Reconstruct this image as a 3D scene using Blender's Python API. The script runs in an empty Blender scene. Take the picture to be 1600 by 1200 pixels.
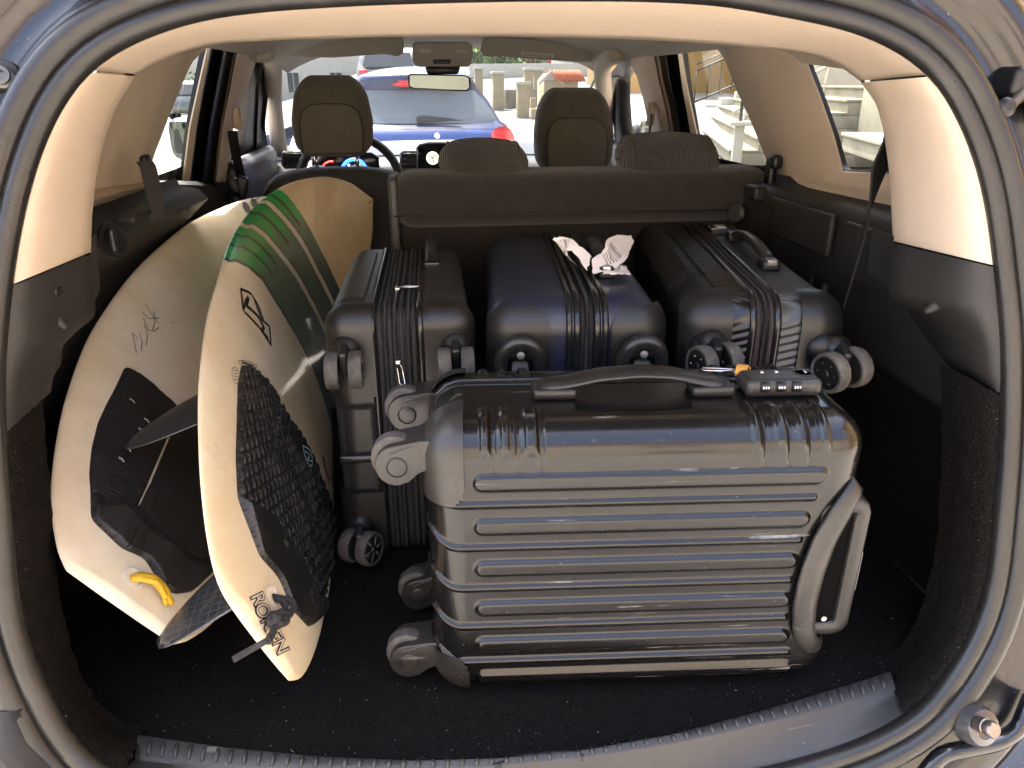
import bpy, bmesh, math, random
import numpy as np
from mathutils import Vector, Matrix
random.seed(7); RNG = np.random.default_rng(7)
R = math.radians
scene = bpy.context.scene
COL = scene.collection

# ------------------------------------------------------------------ camera
FPX = 1150.0                                   # focal length in pixels of a 1600 px wide picture
CAM = np.array([-0.15, 0.0, 0.73]); PITCH = R(22.2); YAW = R(7.6)
cd = bpy.data.cameras.new('camera'); cam = bpy.data.objects.new('camera', cd); COL.objects.link(cam)
cd.sensor_width = 36.0; cd.lens = 36.0 * FPX / 1600.0; cd.clip_start = 0.02; cd.clip_end = 2000.0
cam.location = CAM; cam.rotation_euler = (math.pi / 2 - PITCH, 0, -YAW)
scene.camera = cam
# ------------------------------------------------------------------ light
SUN_EL, SUN_AZ = R(66), R(-22)                 # azimuth from +Y towards +X
w = bpy.data.worlds.new('World'); scene.world = w; w.use_nodes = True
wn = w.node_tree; sky = wn.nodes.new('ShaderNodeTexSky'); sky.sky_type = 'NISHITA'; sky.sun_disc = False
sky.sun_elevation = SUN_EL; sky.sun_rotation = SUN_AZ; sky.dust_density = 6.0; sky.ozone_density = 0.3; sky.air_density = 1.0
bg = wn.nodes['Background']; bg.inputs[1].default_value = 0.15
wn.links.new(sky.outputs[0], bg.inputs[0])
sl = bpy.data.lights.new('sun', 'SUN'); sl.energy = 2.8; sl.angle = R(0.55); sl.color = (1.0, 0.95, 0.88)
sun = bpy.data.objects.new('sun', sl); COL.objects.link(sun)
sdir = Vector((math.sin(SUN_AZ) * math.cos(SUN_EL), math.cos(SUN_AZ) * math.cos(SUN_EL), math.sin(SUN_EL)))
sun.rotation_euler = sdir.to_track_quat('Z', 'Y').to_euler(); sun.location = (-6, 8, 14)
vs = scene.view_settings; vs.view_transform = 'Standard'; vs.look = 'None'; vs.gamma = 1.0; vs.exposure = 3.2
scene.cycles.use_denoising = True; scene.cycles.max_bounces = 10; scene.cycles.transparent_max_bounces = 16
scene.cycles.sample_clamp_indirect = 6.0

# ------------------------------------------------------------------ measuring the photograph (pixels of 1600x1200 -> real points)
_fw = np.array([math.sin(YAW) * math.cos(PITCH), math.cos(YAW) * math.cos(PITCH), -math.sin(PITCH)])
_rt = np.array([math.cos(YAW), -math.sin(YAW), 0.0]); _up = np.cross(_rt, _fw)
def ray(x, y): return _fw + _rt * (x - 800) / FPX + _up * (600 - y) / FPX
def P(x, y, X=None, Y=None, Z=None):
    d = ray(x, y)
    t = (X - CAM[0]) / d[0] if X is not None else (Y - CAM[1]) / d[1] if Y is not None else (Z - CAM[2]) / d[2]
    return CAM + d * t
def PP(p, n, d):
    r = ray(*p); n = np.array(n, float); return CAM + r * ((d - n @ CAM) / (n @ r))
def resample(pts, n, closed=False):
    p = np.array(pts, float)
    if closed: p = np.vstack([p, p[:1]])
    s = np.r_[0, np.cumsum(np.linalg.norm(np.diff(p, axis=0), axis=1))]
    t = np.linspace(0, s[-1], n + 1)[:-1] if closed else np.linspace(0, s[-1], n)
    return np.stack([np.interp(t, s, p[:, k]) for k in range(p.shape[1])], 1)
def smooth(pts, it=2, closed=False):
    p = np.array(pts, float)
    for _ in range(it):
        if closed: p = (np.roll(p, 1, 0) + 2 * p + np.roll(p, -1, 0)) / 4
        else: p[1:-1] = (p[:-2] + 2 * p[1:-1] + p[2:]) / 4
    return p
def pchip(xk, yk, x):
    xk = np.array(xk, float); yk = np.array(yk, float); h = np.diff(xk); d = np.diff(yk) / h; m = np.zeros(len(xk))
    for i in range(1, len(xk) - 1):
        if d[i - 1] * d[i] > 0:
            w1 = 2 * h[i] + h[i - 1]; w2 = h[i] + 2 * h[i - 1]; m[i] = (w1 + w2) / (w1 / d[i - 1] + w2 / d[i])
    m[0] = d[0]; m[-1] = d[-1]
    i = np.clip(np.searchsorted(xk, x, side='right') - 1, 0, len(h) - 1); t = (x - xk[i]) / h[i]
    return (2*t**3-3*t**2+1)*yk[i]+(t**3-2*t**2+t)*h[i]*m[i]+(-2*t**3+3*t**2)*yk[i+1]+(t**3-t**2)*h[i]*m[i+1]

# ------------------------------------------------------------------ materials
MATS = {}
def mat(name, col, rough=0.5, metal=0.0, coat=0.0, spec=0.5, var=0.12, vscale=6.0, bump=0.0, bscale=200.0, rvar=0.0, speck=0.0, spscale=300.0,
        dust=0.0, emit=None, estr=0.0, sheen=0.0, scratch=0.0):
    if name in MATS: return MATS[name]
    m = bpy.data.materials.new(name); m.use_nodes = True; MATS[name] = m
    nt = m.node_tree; N = nt.nodes; L = nt.links; b = N['Principled BSDF']
    tc = N.new('ShaderNodeTexCoord')
    b.inputs['Roughness'].default_value = rough; b.inputs['Metallic'].default_value = metal
    b.inputs['Coat Weight'].default_value = coat; b.inputs['Coat Roughness'].default_value = 0.06
    b.inputs['Specular IOR Level'].default_value = spec; b.inputs['Sheen Weight'].default_value = sheen
    c = (*col, 1.0)
    def noise(scale, detail=4, rgh=0.6):
        n = N.new('ShaderNodeTexNoise'); n.inputs['Scale'].default_value = scale; n.inputs['Detail'].default_value = detail
        n.inputs['Roughness'].default_value = rgh; L.new(tc.outputs['Object'], n.inputs['Vector']); return n
    def ramp(fac, a, bb, ca, cb):
        r = N.new('ShaderNodeValToRGB'); r.color_ramp.elements[0].position = a; r.color_ramp.elements[1].position = bb
        r.color_ramp.elements[0].color = ca; r.color_ramp.elements[1].color = cb; L.new(fac, r.inputs[0]); return r.outputs[0]
    out = None
    if var:
        n = noise(vscale)
        out = ramp(n.outputs[0], 0.3, 0.72, (*[max(0, v * (1 - var)) for v in col], 1), (*[min(1, v * (1 + var)) for v in col], 1))
    def mix(fac, c2):
        nonlocal out
        x = N.new('ShaderNodeMix'); x.data_type = 'RGBA'; L.new(fac, x.inputs[0])
        if out: L.new(out, x.inputs[6])
        else: x.inputs[6].default_value = c
        x.inputs[7].default_value = c2; out = x.outputs[2]
    if dust:
        n = noise(9, 8, 0.75); f = ramp(n.outputs[0], 0.48, 0.8, (0, 0, 0, 1), (dust,) * 3 + (1,)); mix(f, (0.42, 0.36, 0.29, 1))
    if speck:
        n = noise(spscale, 2); f = ramp(n.outputs[0], 0.71, 0.76, (0, 0, 0, 1), (speck,) * 3 + (1,)); mix(f, (0.6, 0.58, 0.54, 1))
    if scratch:
        mp = N.new('ShaderNodeMapping'); mp.inputs['Scale'].default_value = (5, 40, 170); mp.inputs['Rotation'].default_value = (0, 0.12, 0.05)
        L.new(tc.outputs['Object'], mp.inputs[0]); n = N.new('ShaderNodeTexNoise'); n.inputs['Scale'].default_value = 1.0; n.inputs['Detail'].default_value = 6
        L.new(mp.outputs[0], n.inputs['Vector']); n2 = noise(14, 3)
        mm = N.new('ShaderNodeMath'); mm.operation = 'MULTIPLY'
        L.new(ramp(n.outputs[0], 0.63, 0.70, (0, 0, 0, 1), (1, 1, 1, 1)), mm.inputs[0]); L.new(ramp(n2.outputs[0], 0.5, 0.68, (0, 0, 0, 1), (scratch,) * 3 + (1,)), mm.inputs[1])
        mix(mm.outputs[0], (0.45, 0.43, 0.40, 1))
    if out: L.new(out, b.inputs['Base Color'])
    else: b.inputs['Base Color'].default_value = c
    if rvar:
        n = noise(7, 6); L.new(ramp(n.outputs[0], 0.3, 0.75, (max(0, rough - rvar),) * 3 + (1,), (min(1, rough + rvar),) * 3 + (1,)), b.inputs['Roughness'])
    if bump:
        n = noise(bscale, 3); bp = N.new('ShaderNodeBump'); bp.inputs['Strength'].default_value = bump; bp.inputs['Distance'].default_value = 0.002
        L.new(n.outputs[0], bp.inputs['Height']); L.new(bp.outputs[0], b.inputs['Normal'])
    if emit: b.inputs['Emission Color'].default_value = (*emit, 1); b.inputs['Emission Strength'].default_value = estr
    return m
def nodes_of(m): return m.node_tree.nodes, m.node_tree.links, m.node_tree.nodes['Principled BSDF']

BEIGE = mat('beige_trim', (0.575, 0.465, 0.355), 0.66, var=0.07, vscale=9, bump=0.3, bscale=450, spec=0.25, dust=0.3)
LINER = mat('headliner_fabric', (0.46, 0.43, 0.385), 0.95, var=0.05, bump=0.3, bscale=700, spec=0.15)
GREYPL = mat('black_grained_plastic', (0.0215, 0.0205, 0.019), 0.52, var=0.15, bump=0.25, bscale=1100, spec=0.45)
BLKPL = mat('black_plastic', (0.009, 0.009, 0.009), 0.42, var=0.1, bump=0.06, bscale=900)
CARPET = mat('black_carpet', (0.0088, 0.0082, 0.0079), 1.0, var=0.8, vscale=420, bump=1.0, bscale=700, spec=0.05, speck=0.15, spscale=300)
CARPET2 = mat('boot_side_carpet', (0.0110, 0.0095, 0.0083), 1.0, var=0.85, vscale=380, bump=1.0, bscale=600, spec=0.05, speck=0.45, spscale=330)
RUBBER = mat('seal_rubber', (0.0125, 0.0120, 0.0115), 0.36, var=0.2, vscale=9, rvar=0.12, dust=0.03, bump=0.15, bscale=120)
PAINT = mat('dark_car_paint', (0.005, 0.006, 0.008), 0.25, coat=0.35, var=0.2, rvar=0.06, speck=0.35, spscale=170)
SILLPL = mat('sill_plastic', (0.030, 0.030, 0.031), 0.45, var=0.1, bump=0.25, bscale=1300, rvar=0.1, dust=0.03, scratch=0.3, speck=0.1, spscale=150)
FABRIC = mat('seat_fabric', (0.034, 0.032, 0.0295), 0.95, var=0.2, vscale=30, bump=0.6, bscale=900, spec=0.2, sheen=0.3)
HEADF = mat('headrest_fabric', (0.105, 0.093, 0.073), 0.92, var=0.12, vscale=30, bump=0.5, bscale=1000, spec=0.2, sheen=0.3)
CHROME = mat('bright_metal', (0.62, 0.61, 0.58), 0.22, metal=1.0, var=0.05)
DASHM = mat('dashboard_plastic', (0.045, 0.047, 0.052), 0.4, var=0.1, bump=0.1, bscale=600)
DASHT = mat('dashboard_top', (0.032, 0.037, 0.043), 0.5, var=0.06, bump=0.1, bscale=600)
WEB = mat('belt_webbing', (0.014, 0.012, 0.011), 0.7, var=0.15, vscale=60, bump=0.5, bscale=1200)
def glassmat(name, tint=(0.48, 0.515, 0.50), refl=0.04):
    m = bpy.data.materials.new(name); m.use_nodes = True; nt = m.node_tree; nt.nodes.clear()
    o = nt.nodes.new('ShaderNodeOutputMaterial'); t = nt.nodes.new('ShaderNodeBsdfTransparent'); t.inputs[0].default_value = (*tint, 1)
    g = nt.nodes.new('ShaderNodeBsdfGlossy'); g.inputs['Roughness'].default_value = 0.02; f = nt.nodes.new('ShaderNodeLayerWeight'); f.inputs[0].default_value = 0.5
    pw = nt.nodes.new('ShaderNodeMath'); pw.operation = 'POWER'; pw.inputs[1].default_value = 5.0; nt.links.new(f.outputs['Facing'], pw.inputs[0])
    ad = nt.nodes.new('ShaderNodeMath'); ad.operation = 'MULTIPLY_ADD'; ad.inputs[1].default_value = 0.5; ad.inputs[2].default_value = refl; nt.links.new(pw.outputs[0], ad.inputs[0])
    x = nt.nodes.new('ShaderNodeMixShader'); nt.links.new(ad.outputs[0], x.inputs[0]); nt.links.new(t.outputs[0], x.inputs[1]); nt.links.new(g.outputs[0], x.inputs[2])
    nt.links.new(x.outputs[0], o.inputs[0]); MATS[name] = m; return m
GLASS = glassmat('window_glass')

# ------------------------------------------------------------------ mesh helpers
def origin(o):
    v = np.zeros(3)
    while o is not None: v += np.array(o.location); o = o.parent
    return v
def mesh(name, V, F, m=None, parent=None, local=False, sm=True, uv=None):
    """one mesh object; V in world metres unless local"""
    V = np.array(V, float)
    if parent is not None and not local: V = V - origin(parent)
    me = bpy.data.meshes.new(name); me.from_pydata(V.tolist(), [], [list(map(int, f)) for f in F]); me.update()
    if m: me.materials.append(m)
    if sm: me.polygons.foreach_set('use_smooth', [True] * len(me.polygons))
    if uv is not None:
        ul = me.uv_layers.new(name='UVMap'); idx = np.empty(len(me.loops), dtype=np.int32); me.loops.foreach_get('vertex_index', idx)
        ul.data.foreach_set('uv', np.array(uv, float)[idx].ravel())
    o = bpy.data.objects.new(name, me); COL.objects.link(o)
    if parent is not None: o.parent = parent
    return o
def thing(name, label, cat, loc=(0, 0, 0), rot=(0, 0, 0), group=None):
    o = bpy.data.objects.new(name, None); COL.objects.link(o); o.location = loc; o.rotation_euler = rot
    o.empty_display_size = 0.1; o['label'] = label; o['category'] = cat
    if group: o['group'] = group
    return o
def tag(o, label, cat, group=None):
    o['label'] = label; o['category'] = cat
    if group: o['group'] = group
    return o
def sharp(o, ang=35):
    me = o.data; me.update()
    try: me.set_sharp_from_angle(angle=R(ang))
    except Exception: pass
    return o
def loft(name, rows, m, parent=None, closed=False, caps=False, local=False, flip=False, uv=False, ang=None):
    """rows: list of equally long point lists"""
    A = np.array(rows, float); n, k = A.shape[:2]; V = A.reshape(-1, 3); F = []
    kk = k if closed else k - 1
    for i in range(n - 1):
        for j in range(kk):
            f = [i * k + j, i * k + (j + 1) % k, (i + 1) * k + (j + 1) % k, (i + 1) * k + j]; F.append(f[::-1] if flip else f)
    if caps: F.append(list(range(k))[::-1]); F.append([(n - 1) * k + j for j in range(k)])
    uvs = [(j / max(1, k - 1), i / max(1, n - 1)) for i in range(n) for j in range(k)] if uv else None
    o = mesh(name, V, F, m, parent, local, uv=uvs)
    if ang: sharp(o, ang)
    return o
def frames(pts, closed=False, up=(0, 0, 1)):
    p = np.array(pts, float)
    if closed: t = np.roll(p, -1, 0) - np.roll(p, 1, 0)
    else: t = np.gradient(p, axis=0)
    t /= np.linalg.norm(t, axis=1)[:, None] + 1e-12
    u = np.array(up, float); a = np.cross(t, u); bad = np.linalg.norm(a, axis=1) < 1e-3; a[bad] = np.cross(t[bad], np.array([0.3, 1, 0.2]))
    a /= np.linalg.norm(a, axis=1)[:, None]; b = np.cross(a, t); return p, t, a, b
def tube(name, pts, r, m, parent=None, seg=10, closed=False, caps=True, local=False, up=(0, 0, 1), flat=1.0):
    p, t, a, b = frames(pts, closed, up); r = np.broadcast_to(np.array(r, float), (len(p),))
    th = np.linspace(0, 2 * math.pi, seg, endpoint=False)
    rows = [p[i] + r[i] * (np.outer(np.cos(th), a[i]) + flat * np.outer(np.sin(th), b[i])) for i in range(len(p))]
    if closed: rows.append(rows[0])
    return loft(name, rows, m, parent, closed=True, caps=caps and not closed, local=local)
def sweep(name, pts, prof, m, parent=None, closed=False, up=(0, 0, 1), local=False, ang=40, caps=True):
    """prof: list of (a,b) offsets along the side and up vectors"""
    p, t, a, b = frames(pts, closed, up)
    rows = [[p[i] + q[0] * a[i] + q[1] * b[i] for q in prof] for i in range(len(p))]
    if closed: rows.append(rows[0])
    o = loft(name, rows, m, parent, closed=True, caps=caps and not closed, local=local); return sharp(o, ang)
def rbox_arrays(size, r, n=(6, 6, 6), taper=None):
    """rounded box, centred; returns V, F, normals"""
    hs = np.array(size, float) / 2; r = min(r, hs.min() * 0.999); V = []; F = []; idx = {}
    def coords(h, k):
        e = 3 if k <= 6 else max(4, min(12, k // 6)); inner = np.linspace(-h + r, h - r, max(2, k)); a = np.linspace(0, 1, e + 1)[:-1]
        return np.r_[-h + r * a, inner, h - r * a[::-1]]
    cs = [coords(hs[i], n[i]) for i in range(3)]
    def key(v): return tuple(np.round(v, 6))
    def add(v):
        k = key(v)
        if k not in idx: idx[k] = len(V); V.append(v)
        return idx[k]
    for ax in range(3):
        u, v = (ax + 1) % 3, (ax + 2) % 3
        for sgn in (-1, 1):
            g = []
            for a in cs[u]:
                row = []
                for b in cs[v]:
                    q = np.zeros(3); q[ax] = sgn * hs[ax]; q[u] = a; q[v] = b; row.append(add(q))
                g.append(row)
            for i in range(len(g) - 1):
                for j in range(len(g[0]) - 1):
                    f = [g[i][j], g[i + 1][j], g[i + 1][j + 1], g[i][j + 1]]; F.append(f if sgn > 0 else f[::-1])
    V = np.array(V); q = np.clip(V, -(hs - r), hs - r); d = V - q; L = np.linalg.norm(d, axis=1); N = d / np.maximum(L, 1e-9)[:, None]
    V = q + N * r; return V, F, N
def xf(V, loc=(0, 0, 0), rot=(0, 0, 0)):
    M = np.array(Matrix.Identity(3) if not any(rot) else __import__('mathutils').Euler(rot).to_matrix()); return np.array(V) @ M.T + np.array(loc)
def rbox(name, c, size, r, m, parent=None, rot=(0, 0, 0), n=(3, 3, 3), fn=None, local=False):
    V, F, N = rbox_arrays(size, r, n)
    if fn is not None: V = fn(V)
    return mesh(name, xf(V, c, rot), F, m, parent, local)
def prism(name, poly, vec, m, parent=None, bev=0.0, local=False, seg=2):
    """closed polygon of 3d points pushed along vec, edges bevelled"""
    p = np.array(poly, float); v = np.array(vec, float)
    if parent is not None and not local: p = p - origin(parent)
    bm = bmesh.new(); a = [bm.verts.new(q) for q in p]; b = [bm.verts.new(q + v) for q in p]; n = len(p)
    bm.faces.new(a[::-1]); bm.faces.new(b)
    for i in range(n): bm.faces.new([a[i], a[(i + 1) % n], b[(i + 1) % n], b[i]])
    bmesh.ops.recalc_face_normals(bm, faces=bm.faces)
    if bev: bmesh.ops.bevel(bm, geom=list(bm.edges), offset=bev, segments=seg, profile=0.5, affect='EDGES', clamp_overlap=True)
    me = bpy.data.meshes.new(name); bm.to_mesh(me); bm.free()
    if m: me.materials.append(m)
    me.polygons.foreach_set('use_smooth', [True] * len(me.polygons))
    o = bpy.data.objects.new(name, me); COL.objects.link(o)
    if parent is not None: o.parent = parent
    return sharp(o, 40)
def lathe(name, prof, m, c, axis=(0, 0, 1), parent=None, seg=28, local=False):
    """prof: (radius, height) pairs round axis through c"""
    ax = np.array(axis, float); ax /= np.linalg.norm(ax); t = np.array([0, 0, 1.0]) if abs(ax[2]) < 0.9 else np.array([1.0, 0, 0])
    u = np.cross(ax, t); u /= np.linalg.norm(u); v = np.cross(ax, u); th = np.linspace(0, 2 * math.pi, seg, endpoint=False)
    ring = np.outer(np.cos(th), u) + np.outer(np.sin(th), v)
    rows = [np.array(c) + r * ring + h * ax for r, h in prof]
    return sharp(loft(name, rows, m, parent, closed=True, caps=True, local=local), 38)
def box(name, c, s, m, parent=None, rot=(0, 0, 0), bev=0.0, local=False):
    h = np.array(s) / 2; poly = [(-h[0], -h[1], -h[2]), (h[0], -h[1], -h[2]), (h[0], h[1], -h[2]), (-h[0], h[1], -h[2])]
    M = xf(poly, c, rot); v = xf([(0, 0, s[2])], (0, 0, 0), rot)[0]
    return prism(name, M, v, m, parent, bev, local)
def copy_tree(o, parent=None):
    c = o.copy(); COL.objects.link(c); c.parent = parent
    for ch in o.children: copy_tree(ch, c)
    return c
# ================================================================== the car we look into
car = thing('car', 'dark car with its boot open, beige pillars and black carpet, packed with luggage', 'car', (0, 0.6, -0.69))
KT = 0.33                                        # lean of the boot opening
def OPEN(p, d=0.60): return PP(p, (0, 1, -KT), d)
OUT = [(131,109),(187,71),(262,41),(337,22),(450,11),(600,3),(800,-2),(1000,-2),(1124,4),(1225,22),(1337,45),(1412,79),(1461,116),(1499,180),(1525,244),(1544,319),
       (1555,412),(1567,517),(1568,617),(1566,690),(1562,750),(1553,850),(1547,908),(1530,972),(1492,1040),(1454,1092),(1419,1121),(1346,1159),(1287,1179),(1200,1202),
       (1050,1232),(900,1250),(700,1262),(450,1262),(280,1246),(190,1220),(133,1183),(103,1143),(73,1083),(43,1017),(23,933),(15,800),(5,680),(3,567),(15,446),(26,375),(41,300),(67,217),(94,161)]
def band(name, outer, inner, m, d0=0.60, d1=0.75, parent=None, n=28, rows=7, wrap=0.10, bulge=1.7, wrapout=0.03):
    o = smooth(resample(outer, n), 1); i = smooth(resample(inner, n), 1); o[0], o[-1], i[0], i[-1] = outer[0], outer[-1], inner[0], inner[-1]
    L = []
    for t in np.linspace(0, 1, rows):
        d = d0 + (d1 - d0) * t ** bulge
        L.append([OPEN(tuple(q), d) for q in o * (1 - t) + i * t])
    cen = np.array([0.0, 0.75, 0.42]); last = np.array(L[-1]); out = last - cen; out[:, 1] = 0; out /= np.linalg.norm(out, axis=1)[:, None]
    L.append(last + out * wrapout * 0.4 + np.array([0, 0.012, 0])); L.append(last + out * wrapout + np.array([0, wrap, 0]))
    return loft(name, L, m, parent or car)
HEAD_O = OUT[0:13]; HEAD_I = [(214,116),(244,97),(307,74),(337,68),(431,63),(600,58),(800,57),(1000,62),(1112,69),(1255,82),(1300,94),(1343,126)]
hd = band('tailgate_header_trim', HEAD_O, HEAD_I, BEIGE, d1=0.78, n=50, rows=9, bulge=1.25, wrap=0.25, wrapout=0.05)
DL_O = [(131,109),(94,161),(67,217),(41,300),(26,375),(15,446)]; DL_I = [(214,116),(180,169),(161,225),(150,277),(144,337),(142,394)]
DR_O = [(1461,116),(1499,180),(1525,244),(1544,319),(1555,415)]; DR_I = [(1343,126),(1369,161),(1382,210),(1392,281),(1397,377)]
def jog(l, dy): return [(a, b + dy) for a, b in l]
dpl = band('pillar_trim', [(129,112)] + DL_O[1:], [(211,119)] + DL_I[1:], BEIGE, d1=0.772, n=30, rows=8, wrap=0.035, wrapout=0.02)
dpr = band('pillar_trim', [(1463,119)] + DR_O[1:], [(1345,129)] + DR_I[1:], BEIGE, d1=0.772, n=30, rows=8, wrap=0.035, wrapout=0.02)
dpr['label'] = 'warm beige pillar trim on the staircase side'
LL_O = [(15,449),(6,520),(3,567),(3,620),(5,680)]; LL_I = [(142,397),(150,495),(126,512),(97,540),(84,578),(80,612)]
RL_O = [(1555,418),(1563,470),(1567,517),(1568,617)]; RL_I = [(1396,380),(1387,465),(1438,490),(1460,520),(1474,568),(1500,582)]
ll = band('lower_pillar_trim', LL_O, LL_I, GREYPL, d1=0.758, n=26, rows=8, wrap=0.10)
rl = band('lower_pillar_trim', RL_O, RL_I, GREYPL, d1=0.758, n=26, rows=8, wrap=0.10)
CL_O = [(5,683),(15,800),(23,933),(43,1017),(73,1083),(103,1143),(133,1183),(190,1220)]; CL_I = [(62,622),(65,700),(76,800),(80,900),(93,983),(117,1060),(147,1113),(180,1142),(219,1154)]
CR_O = [(1568,620),(1562,750),(1553,850),(1547,908),(1530,972),(1492,1040),(1454,1092),(1419,1121)]; CR_I = [(1480,574),(1482,650),(1482,750),(1475,850),(1468,894),(1457,946),(1433,1002),(1398,1045),(1387,1056)]
def carpetband(o, i):
    b = band('side_carpet', o, i, CARPET2, d0=0.602, d1=0.70, n=46, rows=14, wrap=0.02, wrapout=0.005)
    me = b.data; nv = len(me.vertices); co = np.empty(nv * 3); me.vertices.foreach_get('co', co); co = co.reshape(-1, 3)
    co += RNG.normal(size=co.shape) * 0.0009; me.vertices.foreach_set('co', co.ravel()); return b
carpetband(CL_O, CL_I); carpetband(CR_O, CR_I)
# hook recesses in the lower pillars
def recess(px, s=1.0, d=0.655):
    c = OPEN(px, d); o = rbox('hook_recess', c, (0.040 * s, 0.020, 0.018 * s), 0.006, BLKPL, car, n=(3, 3, 3))
    rbox('hook', c + np.array([0.0, -0.006, 0.006]), (0.034 * s, 0.016, 0.005), 0.002, GREYPL, o)
recess((1492, 432), 0.9, 0.668); recess((72, 455), 0.75, 0.668)
sw = [OPEN(q, 0.672) for q in ((1489, 446), (1478, 462), (1462, 478), (1446, 488))]
tube('pillar_ridge', sw, [0.007, 0.009, 0.008, 0.003], GREYPL, car, seg=10)
sw = [OPEN(q, 0.672) for q in ((62, 462), (72, 482), (88, 500), (104, 513))]
tube('pillar_ridge', sw, [0.004, 0.007, 0.007, 0.003], GREYPL, car, seg=10)
# ---- sill plate with a ribbed tread
S_I = [(219,1154),(350,1174),(500,1189),(640,1196),(780,1193),(900,1182),(1050,1155),(1200,1114),(1300,1084),(1387,1056)]
S_O = [(190,1220),(280,1246),(450,1262),(700,1262),(900,1250),(1050,1232),(1200,1202),(1287,1179),(1346,1159),(1419,1121)]
si = smooth(resample(S_I, 90), 3); so = smooth(resample(S_O, 90), 3)
r0 = np.array([P(x, y, Z=0.004) for x, y in si]); ro = np.array([OPEN(tuple(q), 0.60) for q in so])
def along(t, z): q = r0 * (1 - t) + ro * t; q[:, 2] = z; return q
zo = ro[:, 2]
sill = loft('sill_plate', [r0 - [0, 0, 0.03], r0, along(0.03, 0.013), along(0.10, 0.015), along(0.36, 0.013), along(0.40, 0.011), along(0.55, 0.004 * 0.5 + zo * 0.5), along(0.8, zo * 0.8 + 0.002), ro + [0, 0, -0.004], ro + [0, 0.03, -0.05]], SILLPL, car, ang=50)
rib0 = None
a10, a36 = along(0.10, 0.0155), along(0.34, 0.0135)
pos = resample(np.hstack([a10, a36]), 58)
for q in pos[1:-1]:
    A, B = q[:3], q[3:]; pth = np.array([A, A + (B - A) * 0.5 + [0, 0, 0.001], B])
    tube('tread_rib', pth, [0.0022, 0.0028, 0.0018], SILLPL, sill, seg=6)
nt = [P(x, y, Z=0.010) for x, y in ((772,1199),(792,1190),(810,1184),(880,1177),(898,1178),(912,1184))]
tube('latch_lip', smooth(resample(nt, 24), 2), 0.0045, BLKPL, sill, seg=8)
# ---- rubber door seal round the whole opening
path = smooth(resample([OPEN(q) for q in OUT], 220, closed=True), 6, closed=True)
cen = path.mean(0); nrm = np.array([0, -1, KT]); nrm /= np.linalg.norm(nrm)
tg = np.roll(path, -1, 0) - np.roll(path, 1, 0); tg /= np.linalg.norm(tg, axis=1)[:, None]
e1 = np.cross(tg, nrm); e1 *= np.sign((e1 * (path - cen)).sum(1))[:, None]
def ring(prof, closed_prof=True): return [path + a * e1 + b * nrm for a, b in prof]
def swp(name, prof, m, parent=car):
    L = ring(prof + prof[:1]); L = [np.vstack([q, q[:1]]) for q in L]; return loft(name, L, m, parent)
th = np.linspace(0, 2 * math.pi, 15, endpoint=False)
seal = swp('door_seal', [(0.0085 + 0.0115 * math.cos(t), 0.002 + 0.012 * math.sin(t)) for t in th], RUBBER)
swp('seal_bulb', [(0.0305 + 0.0145 * math.cos(t), 0.004 + 0.0155 * math.sin(t)) for t in th], RUBBER, seal)
# ---- painted body round the opening, then the outer skin
def ringrow(a, dy, dz=0.0): q = path + a * e1; q = q + np.array([0, dy, dz]); return np.vstack([q, q[:1]])
loft('body_frame', [ringrow(0.030, 0.02), ringrow(0.045, 0.012), ringrow(0.06, 0.022), ringrow(0.082, 0.03), ringrow(0.105, 0.014), ringrow(0.13, 0.0), ringrow(0.15, 0.01), ringrow(0.165, 0.05), ringrow(0.19, 0.25), ringrow(0.20, 0.5)], PAINT, car)
# strut bracket with a bolt, top left; tailgate strut joint, top right; bump stop, bottom right
def bodyp(px, d): return OPEN(px, d)
c = OPEN((8, 122), 0.605)
br = prism('strut_bracket', [OPEN(q, 0.612) for q in ((-45,85),(5,95),(28,101),(37,112),(36,126),(24,140),(4,148),(-45,165))], (0, -0.010, 0.003), GREYPL, car, bev=0.003)
lathe('bolt', [(0.011, 0), (0.011, 0.004), (0.0085, 0.006), (0.0085, 0.009), (0.005, 0.0095), (0.004, 0.006)], mat('bolt_steel', (0.12, 0.12, 0.12), 0.4, metal=0.8), OPEN((8, 122), 0.598), (0, -1, 0.33), br)
sj = rbox('strut_cover', OPEN((1592, 132), 0.62), (0.055, 0.05, 0.034), 0.008, BLKPL, car, rot=(0, 0.15, 0), n=(4, 4, 4))
tube('strut_joint', [OPEN(q, 0.60) for q in ((1562,166),(1572,172),(1584,160),(1600,144),(1625,130))], [0.006, 0.009, 0.006, 0.0085, 0.009], mat('cast_joint', (0.10, 0.085, 0.07), 0.45, metal=0.3, dust=0.4), sj)
lathe('ball_socket', [(0.004, 0), (0.0105, 0.002), (0.011, 0.008), (0.006, 0.012)], BLKPL, OPEN((1566, 170), 0.592), (0, -1, 0.33), sj)
tube('gas_strut', [OPEN((1612, 150), 0.60), OPEN((1612, 150), 0.60) + np.array([0.03, -0.12, -0.3])], 0.011, BLKPL, car)
bs = lathe('bump_stop', [(0.025, -0.014), (0.0245, 0.000), (0.021, 0.009), (0.013, 0.011), (0.0095, 0.009)], mat('clear_grey_rubber', (0.045, 0.045, 0.048), 0.18, coat=0.6, var=0.2), OPEN((1528, 1133), 0.575), (0.1, -1, 0.5), car)
lathe('stud', [(0.0095, 0), (0.0095, 0.010), (0.0085, 0.011), (0.0085, 0.013), (0.0095, 0.014), (0.0095, 0.020), (0.008, 0.022)], mat('stud_steel', (0.25, 0.22, 0.2), 0.3, metal=0.9), OPEN((1530, 1131), 0.562), (0.1, -1, 0.5), bs)
hs_ = [OPEN(q, 0.585) for q in ((1440,1215),(1470,1178),(1520,1168),(1560,1160),(1592,1140),(1612,1090))]
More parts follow.
